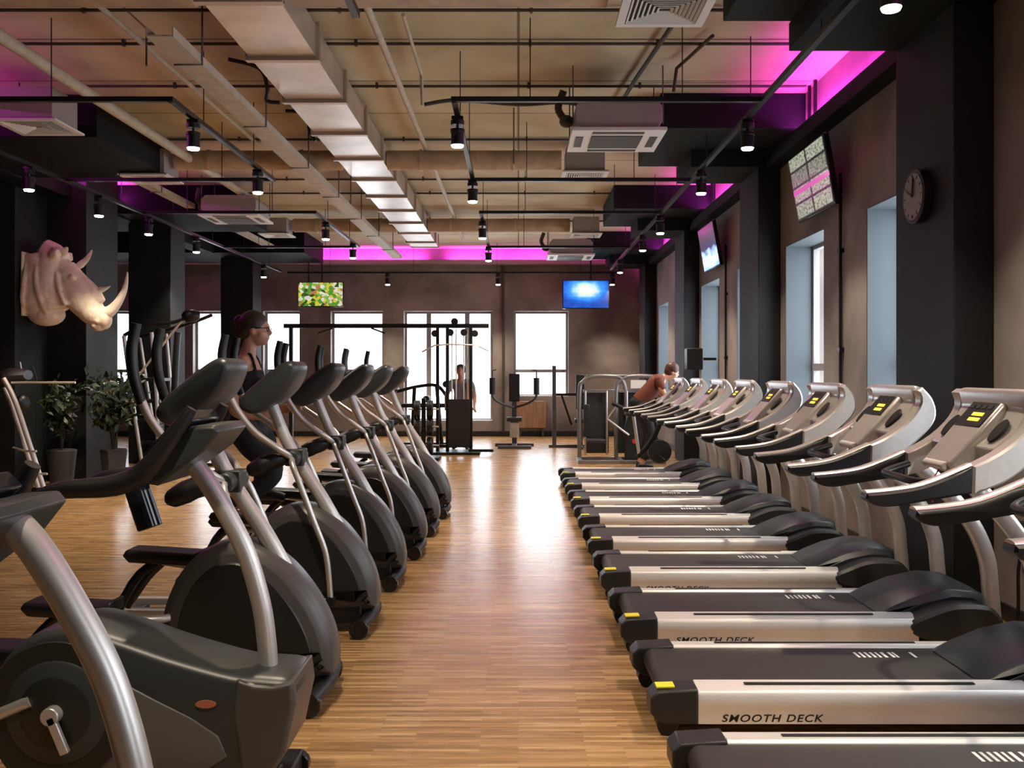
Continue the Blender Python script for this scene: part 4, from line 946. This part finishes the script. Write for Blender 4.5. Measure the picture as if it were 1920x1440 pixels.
# potted plants
def plant(loc, h, rad, label, seed, n=230, lx=.055):
    rnd = random.Random(seed)
    t = thing('potted_plant', loc, label, 'plant')
    mb = MB(); mb.tube([(0, 0, 0), (0, 0, .46)], [.14, .19], 4 if seed % 2 else 24); mb.build('pot', 'pot', t, .008)
    MB().tube([(0, 0, .455), (0, 0, .466)], .165, 20).build('soil', 'soil', t)
    mb = MB(); br = []
    for q in range(11):
        a = rnd.uniform(0, 2*PI); r = rad*rnd.uniform(.3, 1); top = (math.cos(a)*r, math.sin(a)*r, .46+(h-.46)*rnd.uniform(.6, 1)); br.append(top)
        mb.tube([(0, 0, .45), (top[0]*.35, top[1]*.35, .45+(top[2]-.45)*.6), top], [.012, .008, .004], 6, 3)
    mb.build('stem', 'soil', t)
    mb = MB()
    for q in range(n):
        b = rnd.choice(br); tt = rnd.uniform(.45, 1.05); c = Vector((b[0]*tt**1.4, b[1]*tt**1.4, .46+(b[2]-.46)*tt))+Vector([rnd.gauss(0, .07) for _ in range(3)])
        u = Vector([rnd.gauss(0, 1) for _ in range(3)]).normalized(); v = u.orthogonal().normalized(); w = u.cross(v); L = lx*rnd.uniform(.8, 1.6)
        mb.add([c-u*L, c+v*L*.38+w*.006, c+u*L-w*.01, c-v*L*.38+w*.006, c+w*.012], [(0, 1, 4), (1, 2, 4), (2, 3, 4), (3, 0, 4)])
    mb.build('foliage', 'leaf', t)
plant((-5.42, 12.85, 0), 1.5, .30, 'dense dark green plant in a grey pot beside the chrome-legged machine', 3, 520, .06)
plant((-6.08, 12.78, 0), 1.35, .20, 'dark leafy plant in a tall square grey pot below the rhino head', 6, 380, .055)

# pec fly machine
pf = thing('chest_fly_machine', (-.05, 19.2, 0), 'chest fly machine with round black arm pads in front of the back wall', 'weight machine')
MB().box(-.14, .08, .05, .12, .9, 1.46).build('back_pad', 'foam', pf, .02)
MB().box(-.18, .12, -.32, .05, .52, .60).build('seat_pad', 'foam', pf, .02)
MB().box(-.08, .02, .12, .2, .05, 1.9-.5).build('upright', 'greysteel', pf, .006)
for s in (-1, 1):
    MB().tube([(-.03, .1, .78), (s*.25-.03, .0, .86), (s*.42-.03, -.1, .98), (s*.44-.03, -.1, 1.15)], .026, 10, 4).build('swing_arm', 'greysteel', pf)
    MB().tube([(s*.44-.03, -.1, 1.05), (s*.44-.03, -.1, 1.38)], .06, 14).build('arm_pad', 'foam', pf)
    MB().tube([(s*.44-.03, -.1, 1.38), (s*.44-.03, -.1, 1.52), (s*.36-.03, -.1, 1.54)], .016, 8).build('arm_handle', 'greysteel', pf)
mb = MB(); mb.box(-.42, .36, .12, .2, 0, .06); mb.box(-.08, .02, -.5, .12, 0, .06); mb.box(-.35, .3, -.56, -.5, 0, .06); mb.build('base_frame', 'greysteel', pf, .005)
mb = MB(); mb.box(-.12, .06, -.28, .0, .2, .5); mb.build('seat_post', 'pipebeige', pf, .01)
# disc weights machine left of it (leverage machine with pads)
lv = thing('leg_curl_machine', (-1.55, 19.4, 0), 'machine with black levers and rollers left of the cable tower', 'weight machine')
MB().tube([(-.9, 0, 1.1), (-.5, 0, 1.2), (-.1, 0, 1.22), (.1, 0, 1.0)], .035, 10, 4).build('lever_arm', 'blacksteel', lv)
MB().tube([(-.6, 0, .05), (-.55, 0, 1.2)], .04, 10).build('upright', 'blacksteel', lv)
MB().tube([(.0, 0, .05), (-.1, 0, 1.2)], .04, 10).build('upright', 'blacksteel', lv)
for x, z in ((-.95, 1.15), (.1, 1.25), (-.3, .95)): MB().tube([(x, -.2, z), (x, .2, z)], .07, 14).build('roller_pad', 'foam', lv)
MB().box(-.8, .1, -.15, .15, .78, .86).build('bench_pad', 'foam', lv, .02)
mb = MB(); mb.box(-.9, .2, -.3, -.24, 0, .05); mb.box(-.9, .2, .24, .3, 0, .05); mb.box(-.6, -.52, -.24, .24, 0, .05); mb.build('base_frame', 'blacksteel', lv)
# bench press tower right
bp_ = thing('shoulder_press_machine', (.95, 19.0, 0), 'machine with a grey post and tall black back pad, right of the chest fly machine', 'weight machine')
MB().box(-.28, -.20, 0.0, .08, .05, 1.62).build('upright', 'greysteel', bp_, .006)
MB().box(.05+.14, .37, .0, .09, .75, 1.45).build('back_pad', 'foam', bp_, .02)
MB().bar((-.2, .04, 1.05), (.2, .04, 1.05), .05, .05).build('cross_brace', 'blacksteel', bp_)
MB().bar((-.10, 0, 1.05), (.10, -.0, .45), .04, .04).build('diagonal_brace', 'blacksteel', bp_)
MB().box(.15, .40, -.35, 0, .50, .58).build('seat_pad', 'foam', bp_, .02)
MB().box(.24, .31, -.2, .05, .05, .75).build('seat_post', 'greysteel', bp_, .005)
mb = MB(); mb.box(-.35, .5, .0, .07, 0, .055); mb.box(.24, .31, -.5, .0, 0, .055); mb.build('base_frame', 'greysteel', bp_, .005)
tag(MB().box(.02-.28, .28-.04, 21.6, 21.95, .25, .98).build('wooden_crate', 'woodpanel'), 'light wooden box standing under the right back window', 'box') if False else None
rd = thing('radiator', (.26, YB-.14, 0), 'light wood-coloured radiator cover under the right back window', 'radiator')
MB().box(-.3, .38, 0, .12, .2, .82).build('cover_panel', 'woodpanel', rd, .008)
mb = MB(); mb.box(-.25, -.2, .02, .1, 0, .2); mb.box(.28, .33, .02, .1, 0, .2); mb.build('support_legs', 'greysteel', rd)

# weight tree with its plates
wt = thing('weight_tree', (-1.62, 16.4, 0), 'black weight tree loaded with plates, left of the cable tower', 'weight rack')
MB().box(-.035, .035, -.035, .035, .05, 1.05).build('post', 'blacksteel', wt, .005)
MB().box(-.28, .28, -.25, .25, 0, .05).build('base_plate', 'blacksteel', wt, .006)
PEG = [(s, z) for z in (.24, .56, .86) for s in (-1, 1)]
for s_, z in PEG: MB().tube([(s_*.03, 0, z), (s_*.26, 0, z)], .014, 10).build('peg', 'tube', wt)
pos = {.24: 'lowest', .56: 'middle', .86: 'topmost'}
first = None
for s_, z in PEG:
    for q in range(2):
        lab = '%s black weight plate on the %s %s peg of the weight tree' % (('inner', 'outer')[q], pos[z], 'left' if s_ < 0 else 'right')
        if first is None:
            mb = MB(); r0 = .15
            prof_ = [(-.017, .016), (-.017, .13), (-.022, .135), (-.022, .15), (.022, .15), (.022, .135), (.017, .13), (.017, .016)]
            mb.loft([[(a, math.cos(t_)*b, math.sin(t_)*b) for a, b in prof_] for t_ in [2*PI*k_/32 for k_ in range(33)]], cap=False)
            first = mb.build('weight_plate', 'black'); first.location = (-1.62+s_*(.085+q*.05), 16.4, z); tag(first, lab, 'weight plate', 'plates on the weight tree')
        else:
            c = first.copy(); COL.objects.link(c); c.location = (-1.62+s_*(.085+q*.05), 16.4, z); c['label'] = lab
# multi-station machine on the right
ms = thing('multi_station_machine', (1.65, 16.2, 0), 'grey steel multi-station weight machine with arched frame behind the last treadmill', 'weight machine')
for x in (-.62, .0):
    MB().tube([(x, 0, .03), (x, 0, 1.15), (x+.06, 0, 1.33), (x+.22, 0, 1.42), (x+.6, 0, 1.42), (x+.72, 0, 1.36), (x+.78, 0, 1.15), (x+.78, 0, .8)], .035, 12, 4).build('arched_frame', 'framegrey', ms)
MB().tube([(-.5, 0, 1.43), (.62, 0, 1.43)], .028, 10).build('top_bar', 'greysteel', ms)
for x0, x1 in ((-.5, -.12), (.04, .40)): MB().box(x0, x1, .05, .11, .12, 1.15).build('stack_shroud', 'midgrey', ms, .01)
for x in (-.52, -.16, .18, .42): MB().tube([(x, -.02, .1), (x, -.02, 1.18)], .018, 8).build('guide_rod', 'tube', ms)
MB().box(-.56, .46, -.03, .03, 1.15, 1.2).build('crossbar', 'framegrey', ms, .004)
MB().box(.24, .50, -.05, -.035, 1.22, 1.36).build('instruction_placard', 'white', ms)
mb = MB(); mb.tube([(-.1, -.3, .98), (.12, -.3, .88), (.3, -.3, .8)], .035, 10, 3); mb.build('grip_lever', 'black', ms)
MB().tube([(-.02, -.3, .95), (-.18, -.3, .72), (.18, -.3, .45)], .02, 8).build('link_arm', 'tube', ms)
MB().box(-.5, -.2, -.30, .0, .30, .38).build('seat_pad', 'foam', ms, .02)
MB().box(-.55, -.45, -.05, .02, .4, .95).build('back_pad', 'foam', ms, .015)
MB().tube([(.28, -.29, .35), (.28, -.27, .35)], .045, 16).build('round_badge', 'red', ms)
mb = MB(); mb.box(-.68, .85, .0, .07, 0, .06); mb.box(-.68, -.6, -.6, .0, 0, .06); mb.box(.0, .07, -.6, .0, 0, .06); mb.box(-.6, .0, -.6, -.54, 0, .06); mb.box(.07, .75, -.6, -.54, 0, .06); mb.build('base_frame', 'framegrey', ms, .005)
mb = MB(); mb.prof([(.12, .06), (.12, .6), (.2, .85), (.45, .9), (.62, .7), (.62, .06)], [(-.28, .0), (-.14, 0)]); mb.build('side_guard', 'plastic', ms, .01)
# dark loudspeaker / monitor by far window on the right
lp = thing('loudspeaker', (2.62, 14.35, 1.53), 'black loudspeaker box on a wall bracket by the far right window', 'loudspeaker')
MB().box(-.12, .12, -.12, .12, 0, .32).build('cabinet', 'black', lp, .01)
MB().bar((.115, 0, .16), (.335, 0, .16), .04, .04).build('wall_bracket', 'blacksteel', lp)
# exercise bikes behind the weight machine on the right
bk = thing('exercise_bike', (2.05, 14.1, 0), 'dark exercise bike between the last treadmill and the multi-station machine', 'exercise bike')
MB().tube([(-.3, 0, .25), (-.05, 0, .55), (.1, 0, .95)], .035, 10, 3).build('main_frame', 'blacksteel', bk)
MB().tube([(.02, -.06, .33), (.02, .06, .33)], .17, 30).build('flywheel', 'plastic', bk)
MB().tube([(-.28, 0, .3), (-.36, 0, .85)], .025, 10).build('seat_post', 'tube', bk)
MB().ell((-.37, 0, .88), (.14, .09, .04)).build('saddle', 'black', bk)
MB().tube([(.05, -.22, 1.05), (.14, -.2, 1.0), (.12, 0, .98), (.14, .2, 1.0), (.05, .22, 1.05)], .017, 8, 4).build('handlebar', 'black', bk)
mb = MB(); mb.box(-.42, -.36, -.22, .22, 0, .06); mb.box(.26, .32, -.22, .22, 0, .06); mb.box(-.36, .26, -.03, .03, .02, .07); mb.build('base_frame', 'greysteel', bk, .005)
for s in (-1, 1): MB().bar((-.05, s*.07, .3), (-.12*s-.05, s*.16, .2), .03, .05).build('pedal', 'black', bk)

# neighbouring building seen through the back windows
nb = thing('apartment_building', (0, 46, 0), 'pale apartment building outside the back windows', 'building')
MB().box(-22, -.2, 0, 8, -8, 16).build('facade_wall', 'facade', nb)
for i in range(7):
    MB().box(-22, -.1, -.5, -.001, -6+i*2.9, -5.8+i*2.9).build('balcony_slab', 'facade', nb)
for i in range(6):
    for j in range(7):
        MB().box(-21+j*3, -19.4+j*3, -.02, -.001, -4.6+i*2.9, -3.1+i*2.9).build('building_window', 'facade_dark', nb)
tag(MB().box(-120, 120, YB+1, 200, -8.2, -8).build('street_ground', 'facade'), kind='structure')
